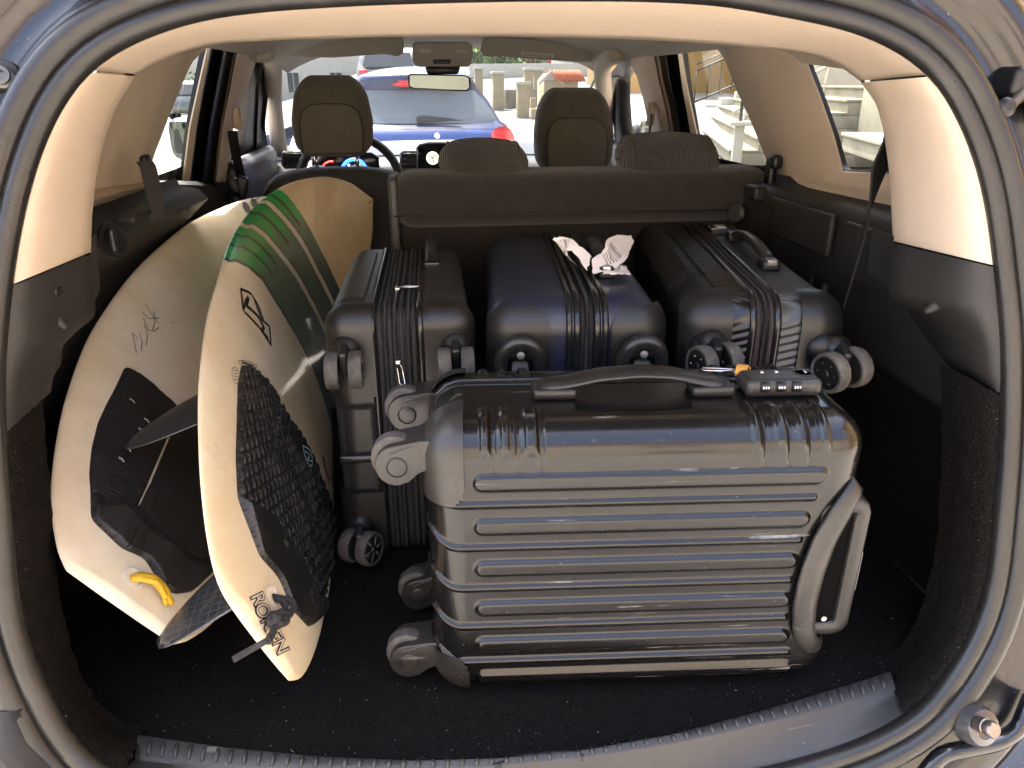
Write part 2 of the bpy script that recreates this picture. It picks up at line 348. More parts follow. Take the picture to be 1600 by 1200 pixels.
tube('bumper_step', smooth(resample(hs_, 20), 1), 0.010, PAINT, car)
bt = np.array([OPEN(q, 0.59) for q in ((18,1105),(22,1160),(60,1215))])
tube('lamp_gasket', bt, [0.014, 0.02, 0.024], mat('grey_gasket', (0.014, 0.013, 0.013), 0.8, dust=0.05), car)
# ---- boot floor, side walls
fy = 2.3
o_ = np.argsort(r0[:, 0]); xs_ = np.linspace(-0.72, 0.66, 90); y0_ = np.interp(xs_, r0[o_, 0], r0[o_, 1]) + 0.001
fl = [[(x, ya + (fy - ya) * t_ ** 1.3, 0.0) for x, ya in zip(xs_, y0_)] for t_ in np.linspace(0, 1, 110)]
fl = np.array(fl); fl[..., 2] += RNG.normal(size=fl.shape[:2]) * 0.0006
floor = loft('boot_floor', fl, CARPET, car)
LV, LF = [], []
for k in range(220):
    x_ = RNG.uniform(-0.5, 0.55); y_ = np.interp(x_, xs_, y0_) + 0.01 + 0.9 * RNG.random() ** 2.2; a_ = RNG.uniform(0, 6.28); l_ = RNG.uniform(0.0004, 0.0009) * (3.0 if RNG.random() < 0.08 else 1); d_ = np.array([math.cos(a_), math.sin(a_), 0]); e_ = np.array([-d_[1], d_[0], 0]) * 0.00045; c_ = np.array([x_, y_, 0.0016]); b_ = len(LV)
    LV += [c_ - d_ * l_ - e_, c_ + d_ * l_ - e_, c_ + d_ * l_ + e_, c_ - d_ * l_ + e_, c_ + [0, 0, 0.0008]]; LF += [(b_, b_ + 1, b_ + 4), (b_ + 1, b_ + 2, b_ + 4), (b_ + 2, b_ + 3, b_ + 4), (b_ + 3, b_, b_ + 4)]
lint = mesh('lint', LV, LF, mat('pale_lint', (0.20, 0.19, 0.175), 0.9, var=0.5, vscale=40), floor); lint['kind'] = 'stuff'
ND = {1: ((1, 0, .28), .814), -1: ((-1, 0, .28), .814)}
def SIDE(p, s, off=0.0): n, d = ND[s]; return PP(p, n, d + off)
def SXYZ(s, y, z, off=0.0): return np.array([s * (0.814 + off - 0.28 * z), y, z])
for s in (1, -1):
    rows = []
    prof = [(0.66, 0.56), (0.655, 0.545), (0.615, 0.535), (0.600, 0.515), (0.598, 0.43), (0.605, 0.30), (0.625, 0.27), (0.63, 0.12), (0.615, 0.0), (0.60, -0.02)]
    ys = np.linspace(0.80, 1.72, 40)
    for x, z in prof: rows.append([(s * (x + 0.01 * math.sin(6 * y) + (0.075 if s < 0 and z < 0.5 else 0)), y, z + (0.0 if z < 0.5 else -0.02 * (y - 0.8))) for y in ys])
    loft('boot_side_panel', rows, GREYPL if s > 0 else GREYPL, car, ang=60)
    rows = [[(s * (x + d + (0.075 if s < 0 else 0)), y, z) for y in np.linspace(0.76, 1.7, 20)] for x, z, d in ((0.600, 0.29, -0.006), (0.622, 0.255, -0.008), (0.626, 0.12, -0.006), (0.612, 0.004, -0.006))]
    loft('side_carpet', rows, CARPET, car)
# raised panel, slot, cap and lamp on the staircase side
rbox('storage_lid', (0.597, 1.36, 0.475), (0.012, 0.24, 0.075), 0.005, GREYPL, car, n=(3, 4, 3))
rbox('storage_lid', (0.597, 1.10, 0.465), (0.010, 0.20, 0.09), 0.005, GREYPL, car, n=(3, 4, 3))
rbox('side_latch', (0.594, 1.56, 0.51), (0.03, 0.06, 0.03), 0.008, GREYPL, car, n=(3, 3, 3))
lathe('bench_hinge_cap', [(0.022, 0), (0.022, 0.006), (0.016, 0.012)], mat('grey_cap', (0.04, 0.04, 0.04), 0.4), (0.575, 1.60, 0.46), (-1, -0.6, 0.1), car)
for k in range(2): tube('lashing_bar', [(0.606 - 0.03, 1.20 + 0.05 * k, 0.40), (0.575, 1.20 + 0.05 * k, 0.29)], 0.007 if k == 0 else 0.003, BLKPL, car)
kn = lathe('shade_knob', [(0.028, 0), (0.027, 0.004), (0.022, 0.006), (0.020, 0.014), (0.016, 0.017)], BLKPL, P(172, 376, X=-0.598), (1, -0.25, 0.1), car)
rbox('grip', P(175, 376, X=-0.582), (0.012, 0.012, 0.036), 0.005, BLKPL, kn)
rbox('side_shelf', P(213, 335, X=-0.60), (0.03, 0.11, 0.012), 0.005, GREYPL, car, n=(3, 4, 3))
def strap(name, pts, wv, m, parent, th=0.0016):
    p = np.array(pts, float); W = np.array(wv, float); n = np.cross(np.gradient(p, axis=0), W); n /= np.linalg.norm(n, axis=1)[:, None]
    return sharp(loft(name, [p - W + n * th, p + W + n * th, p + W - n * th, p - W - n * th, p - W + n * th], m, parent), 40)
t = np.linspace(0, 1, 24)[:, None]
A, B, Cc = P(1386, 200, Y=1.02), P(1374, 265, Y=1.05), P(1322, 478, Y=1.12)
pts = np.where(t < 0.3, A + (B - A) * t / 0.3, B + (Cc - B) * (t - 0.3) / 0.7)
tw = np.stack([0.003 + 0.017 * np.clip(1 - np.abs(t[:, 0] - 0.28) / 0.3, 0, 1) + 0.009 * np.clip((t[:, 0] - 0.55) / 0.45, 0, 1), 0.012 * np.ones(24), 0 * t[:, 0]], 1)
strap('seat_belt', smooth(pts, 1), tw, WEB, car)
pts = [P(*q, Y=1.33) for q in ((226,252),(232,262),(240,300),(247,345))]
strap('seat_belt', resample(pts, 12), [(0.011, 0.006, 0)] * 12, WEB, car)
rbox('belt_guide', P(228, 254, Y=1.36), (0.014, 0.03, 0.026), 0.007, BLKPL, car)
rbox('belt_guide', P(1212, 253, Y=1.58), (0.022, 0.03, 0.030), 0.008, BLKPL, car); rbox('belt_cover', P(1204, 272, Y=1.60), (0.020, 0.03, 0.075), 0.008, BLKPL, car)
# ---- window pillars and glass on the two sides (built on the leaning cabin side)
def strip(name, s, ea, eb, oa, ob, m, n=14, ret=0.03, parent=car, mid=None, rin=None):
    a = resample(ea, n); b = resample(eb, n)
    A = np.array([SIDE(tuple(q), s, oa) for q in a]); B = np.array([SIDE(tuple(q), s, ob) for q in b]); rows = [A + [s * ret, 0, 0], A]
    if mid is not None:
        for f, o in mid: rows.append([SIDE(tuple(q), s, o) for q in a * (1 - f) + b * f])
    rows += [B, B + [s * (rin if rin is not None else ret), 0, 0]]
    return sharp(loft(name, rows, m, parent), 55)
# staircase side (right)
strip('pillar_trim', 1, [(1100,50),(1131,90),(1150,139),(1172,187),(1199,255),(1214,300)], [(1250,40),(1257,82),(1260,101),(1279,150),(1300,210),(1314,262),(1318,318)], 0.05, 0.0, BEIGE, n=24, mid=[(0.07, 0.025), (0.28, 0.0), (0.36, -0.004), (0.6, -0.004), (0.96, -0.002)], rin=0.004)
strip('quarter_trim', 1, [(1312,267),(1319,268),(1350,269),(1392,271),(1450,274)], [(1222,297),(1260,305),(1310,317),(1397,339),(1450,352)], 0.0, 0.0, BEIGE, n=20, mid=[(0.06, -0.004), (0.45, -0.012), (0.6, -0.004), (0.95, 0.0)])
strip('window_gasket', 1, [(1252,60),(1256,82),(1258,101),(1277,150),(1298,210),(1312,262),(1319,268),(1392,271),(1440,273)], [(1255,60),(1259,82),(1261,101),(1280,150),(1301,209),(1315,259),(1320,265.5),(1392,268.5),(1440,270.5)], 0.012, 0.012, BLKPL, n=40, ret=0.012)
q = [SIDE(p, 1, 0.035) for p in ((1235,40),(1300,285),(1460,290),(1460,40))]; mesh('quarter_window', q, [(0, 1, 2, 3)], GLASS, car)
strip('door_frame', 1, [(1021,66),(1032,124),(1043,170),(1050,214),(1054,262)], [(1057,66),(1066,137),(1079,208),(1088,262)], 0.03, 0.055, BLKPL, n=14, mid=[(0.45, 0.02), (0.5, 0.045), (0.55, 0.05)])
strip('door_trim', 1, [(1057,66),(1066,137),(1079,208),(1090,270)], [(1061,66),(1073,137),(1088,208),(1102,270)], 0.05, 0.06, BEIGE, ret=0.004)
strip('pillar_trim', 1, [(977,84),(995,120),(1004,152),(1013,196),(1022,262)], [(1022,64),(1032,124),(1043,170),(1050,214),(1056,262)], 0.05, 0.02, BEIGE, n=14, mid=[(0.15, 0.03), (0.5, 0.0), (0.62, -0.004), (0.9, 0.0)])
q = [SIDE(p, 1, 0.075) for p in ((1050,50),(1085,300),(1215,300),(1120,50))]; mesh('door_window', q, [(0, 1, 2, 3)], GLASS, car)
strip('door_frame', 1, [(944,122),(952,150),(958,190),(962,240),(965,270)], [(973,120),(973,150),(976,190),(984,240),(988,270)], 0.04, 0.05, BLKPL, mid=[(0.5, 0.03)])
strip('door_frame', 1, [(985,84),(965,100),(948,124)], [(992,99),(980,108),(972,124)], 0.04, 0.05, BLKPL)
rbox('belt_adjuster', SIDE((1017, 178), 1, -0.02), (0.02, 0.03, 0.07), 0.006, BEIGE, car); strap('seat_belt', [SIDE(q, 1, -0.03) for q in ((1018,178),(1014,215),(1010,262))], [(0.004, 0.02, 0)] * 3, WEB, car)
# street side (left)
strip('pillar_trim', -1, [(337,55),(332,67),(300,97),(285,131),(262,187),(240,247),(226,296)], [(170,40),(165,60),(160,97),(150,131),(135,187),(120,250),(110,330)], 0.05, -0.01, BEIGE, n=26, mid=[(0.04, 0.03), (0.13, 0.006), (0.21, 0.0), (0.3, 0.004), (0.7, 0.006)], ret=0.004)
strip('quarter_trim', -1, [(228,285),(190,290),(150,298),(120,305)], [(232,294),(190,308),(150,322),(110,335)], 0.0, 0.0, BEIGE, n=16, mid=[(0.5, -0.02)])
strip('door_trim', -1, [(328,60),(310,140),(297,200),(286,290)], [(336,60),(320,140),(309,200),(298,290)], 0.065, 0.055, BEIGE, ret=0.004)
strip('door_frame', -1, [(335,60),(319,140),(308,200),(297,290)], [(372,60),(358,140),(347,200),(336,292)], 0.055, 0.03, BLKPL, mid=[(0.42, 0.05), (0.48, 0.03), (0.52, 0.015), (0.9, 0.02)])
strip('pillar_trim', -1, [(371,60),(357,140),(346,200),(335,286)], [(406,80),(384,143),(364,204),(358,286)], 0.02, 0.05, BEIGE, n=16, mid=[(0.08, 0.0), (0.5, 0.0), (0.6, 0.008), (0.9, 0.03)])
strip('door_card', -1, [(228,287),(270,282),(300,283),(336,286)], [(250,420),(290,410),(330,400),(380,390)], 0.02, 0.0, GREYPL, n=16, mid=[(0.05, 0.0), (0.45, -0.005), (0.5, 0.02), (0.55, -0.01)])
q = [SIDE(p, -1, 0.085) for p in ((300,40),(225,310),(320,310),(350,40))]; mesh('door_window', q, [(0, 1, 2, 3)], GLASS, car)
strip('door_frame', -1, [(404,84),(395,96),(390,150),(384,210),(378,262)], [(409,100),(406,112),(405,150),(399,210),(399,270)], 0.05, 0.05, BLKPL)
strip('door_frame', -1, [(404,84),(412,98),(405,140),(402,200),(400,270)], [(409,84),(421,108),(419,150),(414,195),(424,270)], 0.04, 0.03, BLKPL, mid=[(0.5, 0.045)])
strip('pillar_cover', -1, [(335,284),(345,284),(356,284)], [(345,330),(360,330),(372,330)], 0.0, 0.0, BLKPL)
strap('seat_belt', [SIDE(q, -1, -0.02) for q in ((363,205),(368,240),(378,280))], [(0.01, 0.012, 0)] * 3, WEB, car)
rbox('belt_adjuster', SIDE((370, 185), -1, -0.0), (0.02, 0.03, 0.06), 0.006, BEIGE, car)
rbox('belt_buckle', SIDE((378, 292), -1, -0.06), (0.03, 0.03, 0.06), 0.008, BLKPL, car, rot=(0, 0.3, 0)); rbox('belt_buckle', SIDE((366, 290), -1, -0.04), (0.025, 0.03, 0.045), 0.008, BLKPL, car, rot=(0, -0.3, 0))
# ---- headliner, windscreen, front pillars
hl = []
for y in np.linspace(0.98, 2.95, 24):
    u = (y - 0.98) / 1.97; hw = 0.60 - 0.03 * u; zc = 0.905 + 0.02 * math.sin(math.pi * u) - 0.055 * u ** 3
    hl.append([(hw * x, y, zc - 0.085 * abs(x) ** 4) for x in np.linspace(-1, 1, 25)])
loft('headliner', hl, LINER, car)
loft('roof_panel', [[(x * 1.12, y, z + 0.05 + 0.02 * (1 - abs(x))) for x, y, z in row] for row in hl], PAINT, car)
wt = [P(*q, Y=2.92) for q in ((434,88),(560,82),(690,80),(820,84),(934,92))]; wb = [P(*q, Y=3.75) for q in ((395,222),(540,205),(690,202),(840,205),(985,225))]
wsn = loft('windscreen', [wt, [(np.array(a) + np.array(b)) / 2 + [0, 0.03, 0.02] for a, b in zip(wt, wb)], wb], glassmat('windscreen_glass', (0.40, 0.425, 0.43)), car)
for s, top, bot in ((-1, (427, 90), (441, 262)), (1, (938, 96), (945, 262))):
    A = P(*top, Y=2.80); B = P(*bot, Y=3.45); A2 = P(top[0] + s * -1, top[1] + 10, Y=2.86)
    pth = resample([A + [0, -0.25, 0.03], A, A * 0.55 + B * 0.45 + [s * 0.015, 0, 0.03], B], 14)
    tube('front_pillar_trim', smooth(pth, 2), 0.032, mat('pillar_beige_grey', (0.42, 0.37, 0.31), 0.7, var=0.04), car, seg=14)
tube('roof_rail_trim', [P(405, 82, Y=2.5), P(428, 82, Y=2.85)], 0.03, LINER, car)
for s in (1, -1):
    rows = [[SXYZ(s, y, z, o) for y in np.linspace(1.0, 2.9, 20)] for z, o in ((0.805, 0.0), (0.82, -0.012), (0.84, -0.02), (0.87, -0.03), (0.90, -0.02))]
    loft('roof_rail_trim', rows, LINER, car)
tube('wiper_arm', [P(922, 140, Y=3.45), P(935, 112, Y=3.25)], 0.005, BLKPL, car)
# sun visors, overhead console, mirror
def panel_px(name, pts, Y, th, m, parent=car, bev=0.006): return prism(name, [P(a, b, Y=Y) for a, b in pts], (0, th, 0), m, parent, bev=bev)
VIS = mat('visor_grey', (0.30, 0.28, 0.245), 0.8, var=0.04, bump=0.15, bscale=900)
panel_px('sun_visor', [(440,66),(452,58),(620,56),(631,62),(631,82),(622,88),(600,84),(520,90),(452,88),(438,80)], 2.74, 0.022, VIS)
v2 = panel_px('sun_visor', [(754,62),(762,56),(900,58),(926,68),(931,84),(925,97),(900,97),(790,88),(760,88),(750,80)], 2.74, 0.022, VIS)
lb = panel_px('warning_label', [(815,80.5),(866,84.5),(866,91.5),(815,88)], 2.738, 0.001, mat('label_paper', (0.48, 0.45, 0.38), 0.7), v2, bev=0)
for i in range(9): panel_px('print_line', [(818 + 5 * i, 83 + .4 * i), (821.5 + 5 * i, 83.3 + .4 * i), (821.5 + 5 * i, 87 + .4 * i), (818 + 5 * i, 86.7 + .4 * i)], 2.737, 0.0004, VIS, lb, bev=0)
gh = rbox('visor_clip', P(945, 78, Y=2.75), (0.03, 0.04, 0.075), 0.01, VIS, car); rbox('coat_hook', P(958, 72, Y=2.7), (0.02, 0.04, 0.06), 0.008, VIS, car)
con = panel_px('overhead_console', [(644,70),(650,65),(732,65),(739,70),(738,98),(733,104),(652,104),(645,98)], 2.66, 0.05, VIS, bev=0.008)
for a in (653, 710): panel_px('reading_lamp', [(a,78),(a+5,76),(a+18,76),(a+23,79),(a+18,83),(a+5,83)], 2.655, 0.01, mat('lamp_lens', (0.36, 0.34, 0.30), 0.35), con, bev=0.002)
panel_px('switch_panel', [(677,93),(704,93),(704,100),(677,100)], 2.654, 0.01, BLKPL, con, bev=0.001)
panel_px('mirror_stem', [(664,104),(720,104),(716,116),(668,116)], 2.70, 0.04, BLKPL)
mi = panel_px('rear_view_mirror', [(637,118),(641,115),(726,117),(734,120),(736,124),(735,138),(731,143),(700,142),(644,139),(638,135)], 2.72, 0.03, BLKPL, bev=0.006)
mm = [P(a, b, Y=2.7185) for a, b in ((640,119),(643,117.5),(725,119),(732,122),(733,136),(729,140.5),(700,139.8),(646,137),(640.5,134))]; mm = np.array(mm); mm[:, 1] -= (mm[:, 2] - mm[:, 2].mean()) * 0.02 + 0.002
mesh('mirror_glass', mm, [list(range(len(mm)))], mat('mirror_silver', (0.11, 0.135, 0.13), 0.02, metal=1.0, var=0), mi)
# ---- rear bench (two seats up, the third folded)
BY = 1.62
xl, xr = P(612, 300, Y=BY)[0], P(1219, 300, Y=BY)[0] - 0.01; zt = P(900, 268, Y=BY)[2]
bench = rbox('rear_seat', ((xl + xr) / 2, BY + 0.075, zt - 0.062), (xr - xl, 0.15, 0.124), 0.045, FABRIC, car, n=(14, 6, 6))
rbox('backrest_board', ((xl + xr) / 2 + 0.003, BY + 0.075, 0.23), (xr - xl - 0.02, 0.11, 0.46), 0.012, mat('seat_back_carpet', (0.026, 0.025, 0.024), 1.0, var=0.6, vscale=300, bump=0.8, bscale=600, spec=0.1), bench, n=(4, 3, 4))
strp = [P(x, y, Y=BY - 0.0015) for x, y in ((616,338),(800,335),(1000,331),(1212,327))]; tube('seat_piping', resample(strp, 30), 0.0016, BLKPL, bench, seg=6)
rbox('seat_side_trim', (xl + 0.002, BY + 0.06, zt - 0.14), (0.02, 0.10, 0.26), 0.008, mat('seat_side_grey', (0.05, 0.05, 0.05), 0.5), bench)
rbox('folded_seat', (-0.43, 1.98, -0.02), (0.42, 0.62, 0.05), 0.02, FABRIC, car, n=(4, 4, 3))
RIBF = mat('ribbed_headrest_fabric', (0.050, 0.046, 0.040), 0.9, var=0.1, spec=0.25, sheen=0.25)
N_, L_, b_ = nodes_of(RIBF); wv = N_.new('ShaderNodeTexWave'); wv.bands_direction = 'X'; wv.inputs['Scale'].default_value = 75; tc = N_.new('ShaderNodeTexCoord')
L_.new(tc.outputs['Object'], wv.inputs['Vector']); bp = N_.new('ShaderNodeBump'); bp.inputs['Distance'].default_value = 0.003; bp.inputs['Strength'].default_value = 0.9
L_.new(wv.outputs[0], bp.inputs['Height']); L_.new(bp.outputs[0], b_.inputs['Normal'])
def rear_headrest(px0, px1, py0, py1):
    Y = BY + 0.05; a, b = P(px0, (py0 + py1) / 2, Y=Y), P(px1, (py0 + py1) / 2, Y=Y); zt_, zb = P((px0 + px1) / 2, py0, Y=Y)[2], P((px0 + px1) / 2, py1, Y=Y)[2]
    wd = b[0] - a[0]; hh = zt_ - zb; c = np.array([(a[0] + b[0]) / 2, Y + 0.05, (zt_ + zb) / 2])
    def fn(V):
        u = V[:, 0] / (wd / 2); v = V[:, 2] / (hh / 2); V = V.copy()
        V[:, 0] *= 1 - 0.06 * np.clip(v, 0, 1) ** 2 - 0.02 * np.clip(-v, 0, 1); V[:, 2] += -0.012 * u ** 2 * (v > 0); V[:, 1] += 0.02 * v - 0.012 * (1 - u ** 2) * (V[:, 1] < 0); return V
    h = rbox('rear_headrest', c, (wd, 0.11, hh), 0.036, RIBF, car, n=(14, 6, 8), fn=fn)
    for s in (-1, 1):
        rl_ = []
        for cy, cz, a0 in ((1, 1, 0), (-1, 1, 90), (-1, -1, 180), (1, -1, 270)):
            for a in np.linspace(a0, a0 + 90, 6): rl_.append((s * (wd / 2 - 0.020), cy * (0.055 - 0.036) + 0.0355 * math.cos(R(a)), cz * (hh / 2 - 0.036) + 0.0355 * math.sin(R(a))))
        tube('seam', fn(np.array(rl_)) + c, 0.0022, mat('pale_stitch', (0.09, 0.075, 0.055), 0.8), h, seg=5, closed=True, up=(1, 0, 0))
        lathe('post_guide', [(0.026, 0), (0.024, 0.006), (0.012, 0.010), (0.010, 0.03)], mat('guide_plastic', (0.05, 0.05, 0.05), 0.4), c + [s * wd * 0.28, 0.01, -hh / 2 - 0.012], (0, 0, 1), h, seg=16)
    return h
rear_headrest(686, 829, 219, 283); rear_headrest(974, 1130, 209, 279)
# ---- front seats: headrests, backs
def front_headrest(px0, px1, py0, py1, Y):
    m_ = (py0 + py1) / 2; a, b = P(px0, m_, Y=Y), P(px1, m_, Y=Y); z1, z0 = P((px0 + px1) / 2, py0, Y=Y)[2], P((px0 + px1) / 2, py1, Y=Y)[2]
    wd, hh = b[0] - a[0], z1 - z0; c = np.array([(a[0] + b[0]) / 2, Y + 0.06, (z0 + z1) / 2])
    def shp(V):
        v = V[:, 2] / (hh / 2); V = V.copy(); V[:, 0] *= np.interp(v, [-1, -0.6, -0.1, 0.5, 1], [0.86, 0.97, 1.0, 0.9, 0.66]); V[:, 1] += 0.02 * v + 0.012 * v * v; return V
    h = rbox('front_headrest', c, (wd, 0.12, hh), 0.042, HEADF, car, n=(10, 6, 12), fn=shp)
    e = [(-0.36, -0.90), (-0.385, -0.4), (-0.36, 0.05), (-0.30, 0.24), (-0.2, 0.30), (0, 0.315), (0.2, 0.30), (0.30, 0.24), (0.36, 0.05), (0.385, -0.4), (0.36, -0.90)]
    pl = np.array([[u * wd, 0, v * hh / 2] for u, v in e]); pl = smooth(resample(pl, 40), 2); vv = pl[:, 2] / (hh / 2)
    pl[:, 1] = -0.0605 + 0.02 * vv + 0.012 * vv ** 2
    tube('seam', pl + c, 0.0026, mat('dark_piping', (0.03, 0.025, 0.02), 0.8), h, seg=6)
    q = c + np.stack([pl[:, 0] * 0.985, pl[:, 1] - 0.003, pl[:, 2] * 0.985], 1); cq = q.mean(0); loft('back_panel', [q + [0, 0.01, 0], q, cq + (q - cq) * 0.96 - [0, 0.0012, 0], cq + (q - cq) * 0.6 - [0, 0.002, 0], cq + (q - cq) * 0.02 - [0, 0.002, 0]], mat('headrest_panel', (0.125, 0.110, 0.086), 0.9, var=0.1, vscale=30, bump=0.5, bscale=1000), h, closed=True)
    for s in (-1, 1):
        tube('post', [c + [s * wd * 0.26, 0.02, -hh * 0.45], c + [s * wd * 0.26, 0.02, -hh * 0.5 - 0.05]], 0.0065, CHROME, h)
        lathe('post_guide', [(0.026, 0), (0.025, 0.005), (0.012, 0.009)], BLKPL, c + [s * wd * 0.26, 0.02, -hh * 0.5 - 0.040], (0, 0, 1), h, seg=16)
    return c, wd, hh
SEATB = mat('seat_back_fabric', (0.055, 0.050, 0.043), 0.85, var=0.12, vscale=20, bump=0.4, bscale=900)
for px in ((451, 581, 117, 246, 2.42), (839, 964, 137, 271, 2.42)):
    c, wd, hh = front_headrest(*px)
    zt2 = c[2] - hh / 2 - 0.045
    def shp2(V):
        v = V[:, 2] / 0.31; V = V.copy(); V[:, 0] *= np.interp(v, [-1, 0, 0.7, 1], [1, 1, 0.97, 0.86]); V[:, 1] += -0.05 * v; V[:, 2] -= 0.05 * (np.abs(V[:, 0]) / 0.25) ** 3 * (v > 0); return V
    rbox('front_seat', (c[0], c[1] + 0.06, zt2 - 0.30), (0.53, 0.15, 0.62), 0.05, SEATB, car, n=(8, 5, 10), fn=shp2)
# ---- dashboard, instruments, steering wheel
DY = 3.05
dash = loft('dashboard', [[(x, y, z + 0.02 * math.cos(x * 2.2)) for x in np.linspace(-0.72, 0.72, 30)] for y, z in ((3.02, 0.05), (3.0, 0.30), (3.02, 0.39), (3.06, 0.430), (3.12, 0.440), (3.3, 0.448), (3.72, 0.455))], DASHM, car)
loft('dash_top', [[(x, y, z + 0.02 * math.cos(x * 2.2)) for x in np.linspace(-0.72, 0.72, 30)] for y, z in ((3.14, 0.446), (3.3, 0.453), (3.73, 0.460))], DASHT, dash)
def vent(x0, x1, y0, y1, Y):
    f = panel_px('air_vent', [(x0,y0+4),(x0+5,y0),(x1-3,y0),(x1,y0+3),(x1,y1-4),(x1-4,y1),(x0+4,y1),(x0,y1-5)], Y, 0.03, CHROME, bev=0.004)
    panel_px('vent_opening', [(x0+3,y0+6),(x0+7,y0+3),(x1-4,y0+3),(x1-3,y0+5),(x1-3,y1-5),(x1-6,y1-3),(x0+6,y1-3),(x0+3,y1-6)], Y - 0.003, 0.02, BLKPL, f, bev=0.001)
    for k in range(5):
        y = y0 + 6 + (y1 - y0 - 11) * k / 4; a, b = P(x0 + 6, y, Y=Y - 0.008), P(x1 - 5, y, Y=Y - 0.008); tube('vent_slat', [a, b], 0.0045, DASHM, f, seg=6)
vent(440, 481, 235, 264, 2.98); vent(624, 655, 235, 278, 2.98)
scr = panel_px('screen_surround', [(650,230),(655,224),(668,221),(760,220),(765,226),(765,310),(650,310)], 2.96, 0.03, CHROME, bev=0.006)
panel_px('screen', [(653,231),(657,226),(668,223.5),(758,222.5),(762,228),(762,310),(653,310)], 2.955, 0.02, mat('screen_glass', (0.006, 0.008, 0.010), 0.08, var=0), scr, bev=0.002)
cc = P(676, 247, Y=2.95); lathe('clock_dial', [(0.024, 0), (0.024, 0.002)], mat('dial_glow', (0.5, 0.48, 0.3), 0.4, emit=(0.85, 0.80, 0.45), estr=0.35), cc, (0, -1, 0.2), scr, seg=24)
for k, (u, v) in enumerate(((0.006, 0.007), (-0.008, 0.004), (0.002, -0.010))):
    tube('clock_hand', [cc + [0, -0.004, 0], cc + [u * 1.6, -0.004, v * 1.6]], 0.0024, BLKPL, scr, seg=5)
for k in range(2): panel_px('screen_icon', [(667 + 9 * k, 272), (670 + 9 * k, 272), (670 + 9 * k, 276), (667 + 9 * k, 276)], 2.949, 0.003, mat('icon_glow', (0.8, 0.8, 0.8), 0.4, emit=(0.9, 0.95, 1), estr=0.6), scr, bev=0)
clu = panel_px('instrument_cluster', [(488,243),(500,238),(580,238),(592,246),(594,275),(486,275)], 2.98, 0.03, mat('cluster_black', (0.008, 0.008, 0.010), 0.15, var=0), bev=0.004)
def arc(name, c, r, a0, a1, m, Y, rr, par): tube(name, [P(c[0] + r * math.cos(a), c[1] + r * math.sin(a), Y=Y) for a in np.linspace(a0, a1, 18)], rr, m, par, seg=6)
arc('dial_ring', (553, 268), 19, math.pi * 1.02, math.pi * 1.98, mat('blue_glow', (0.02, 0.08, 0.8), 0.4, emit=(0.02, 0.13, 1.0), estr=1.1), 2.965, 0.0065, clu)
arc('dial_ring', (518, 268), 16, math.pi * 1.2, math.pi * 1.55, mat('red_glow', (0.8, 0.03, 0.03), 0.4, emit=(1.0, 0.05, 0.04), estr=0.8), 2.965, 0.003, clu)
for a, b in ((545, 258), (562, 258), (576, 263)): lathe('telltale', [(0.004, 0), (0.004, 0.002)], mat('white_glow', (0.8, 0.8, 0.8), 0.4, emit=(0.8, 0.9, 1), estr=0.9), P(a, b, Y=2.96), (0, -1, 0), clu, seg=10)
swc = P(545, 268, Y=2.80); th = np.linspace(0, 2 * math.pi, 48, endpoint=False)
ring_ = [swc + np.array([0.185 * math.cos(a), 0.06 * math.sin(a), 0.175 * math.sin(a) - 0.055]) for a in th]
swh = tube('steering_wheel', ring_, 0.016, mat('wheel_leather', (0.02, 0.018, 0.016), 0.35), car, seg=12, closed=True)
tube('wheel_spoke', [swc + [0.17, 0, -0.06], swc + [0.06, 0.02, -0.08]], 0.014, mat('spoke_satin', (0.35, 0.32, 0.25), 0.35, metal=0.7), swh)
tube('wheel_spoke', [swc + [-0.17, 0, -0.06], swc + [-0.06, 0.02, -0.08]], 0.014, MATS['spoke_satin'], swh)
lathe('wheel_hub', [(0.065, -0.02), (0.06, 0.015), (0.04, 0.025)], BLKPL, swc + [0, 0.02, -0.085], (0, -1, 0.3), swh)
rbox('door_card', (-0.69, 2.75, 0.36), (0.06, 0.7, 0.30), 0.03, DASHM, car, n=(3, 6, 4))
rbox('door_card', (0.70, 2.75, 0.36), (0.06, 0.7, 0.30), 0.03, DASHM, car, n=(3, 6, 4))
# ---- door mirrors outside
def door_mirror(px0, px1, py0, py1, s, Y):
    a, b = P(px0, (py0 + py1) / 2, Y=Y), P(px1, (py0 + py1) / 2, Y=Y); z1, z0 = P(px0, py0, Y=Y)[2], P(px0, py1, Y=Y)[2]; c = (a + b) / 2; c[2] = (z0 + z1) / 2
    m_ = rbox('door_mirror', c + [0, 0.05, 0], (abs(b[0] - a[0]), 0.12, z1 - z0), 0.045, mat('mirror_shell', (0.03, 0.032, 0.035), 0.4), car, n=(6, 5, 6), fn=lambda V: V * np.stack([np.ones(len(V)), np.ones(len(V)), 1 - 0.12 * (V[:, 0] * s < 0)], 1))
    V, F, N = rbox_arrays((abs(b[0] - a[0]) * 0.84, 0.012, (z1 - z0) * 0.84), 0.005, (4, 3, 4)); mesh('mirror_glass', xf(V, c + [0, -0.012, 0], (0.03, 0, s * 0.18)), F, MATS['mirror_silver'], m_)
    tube('mirror_arm', [c + [0, 0.06, -0.03], c + [-s * 0.16, 0.06, -0.06]], 0.025, MATS['mirror_shell'], m_)
door_mirror(262, 345, 184, 252, -1, 3.15); door_mirror(995, 1030, 185, 225, 1, 3.2)
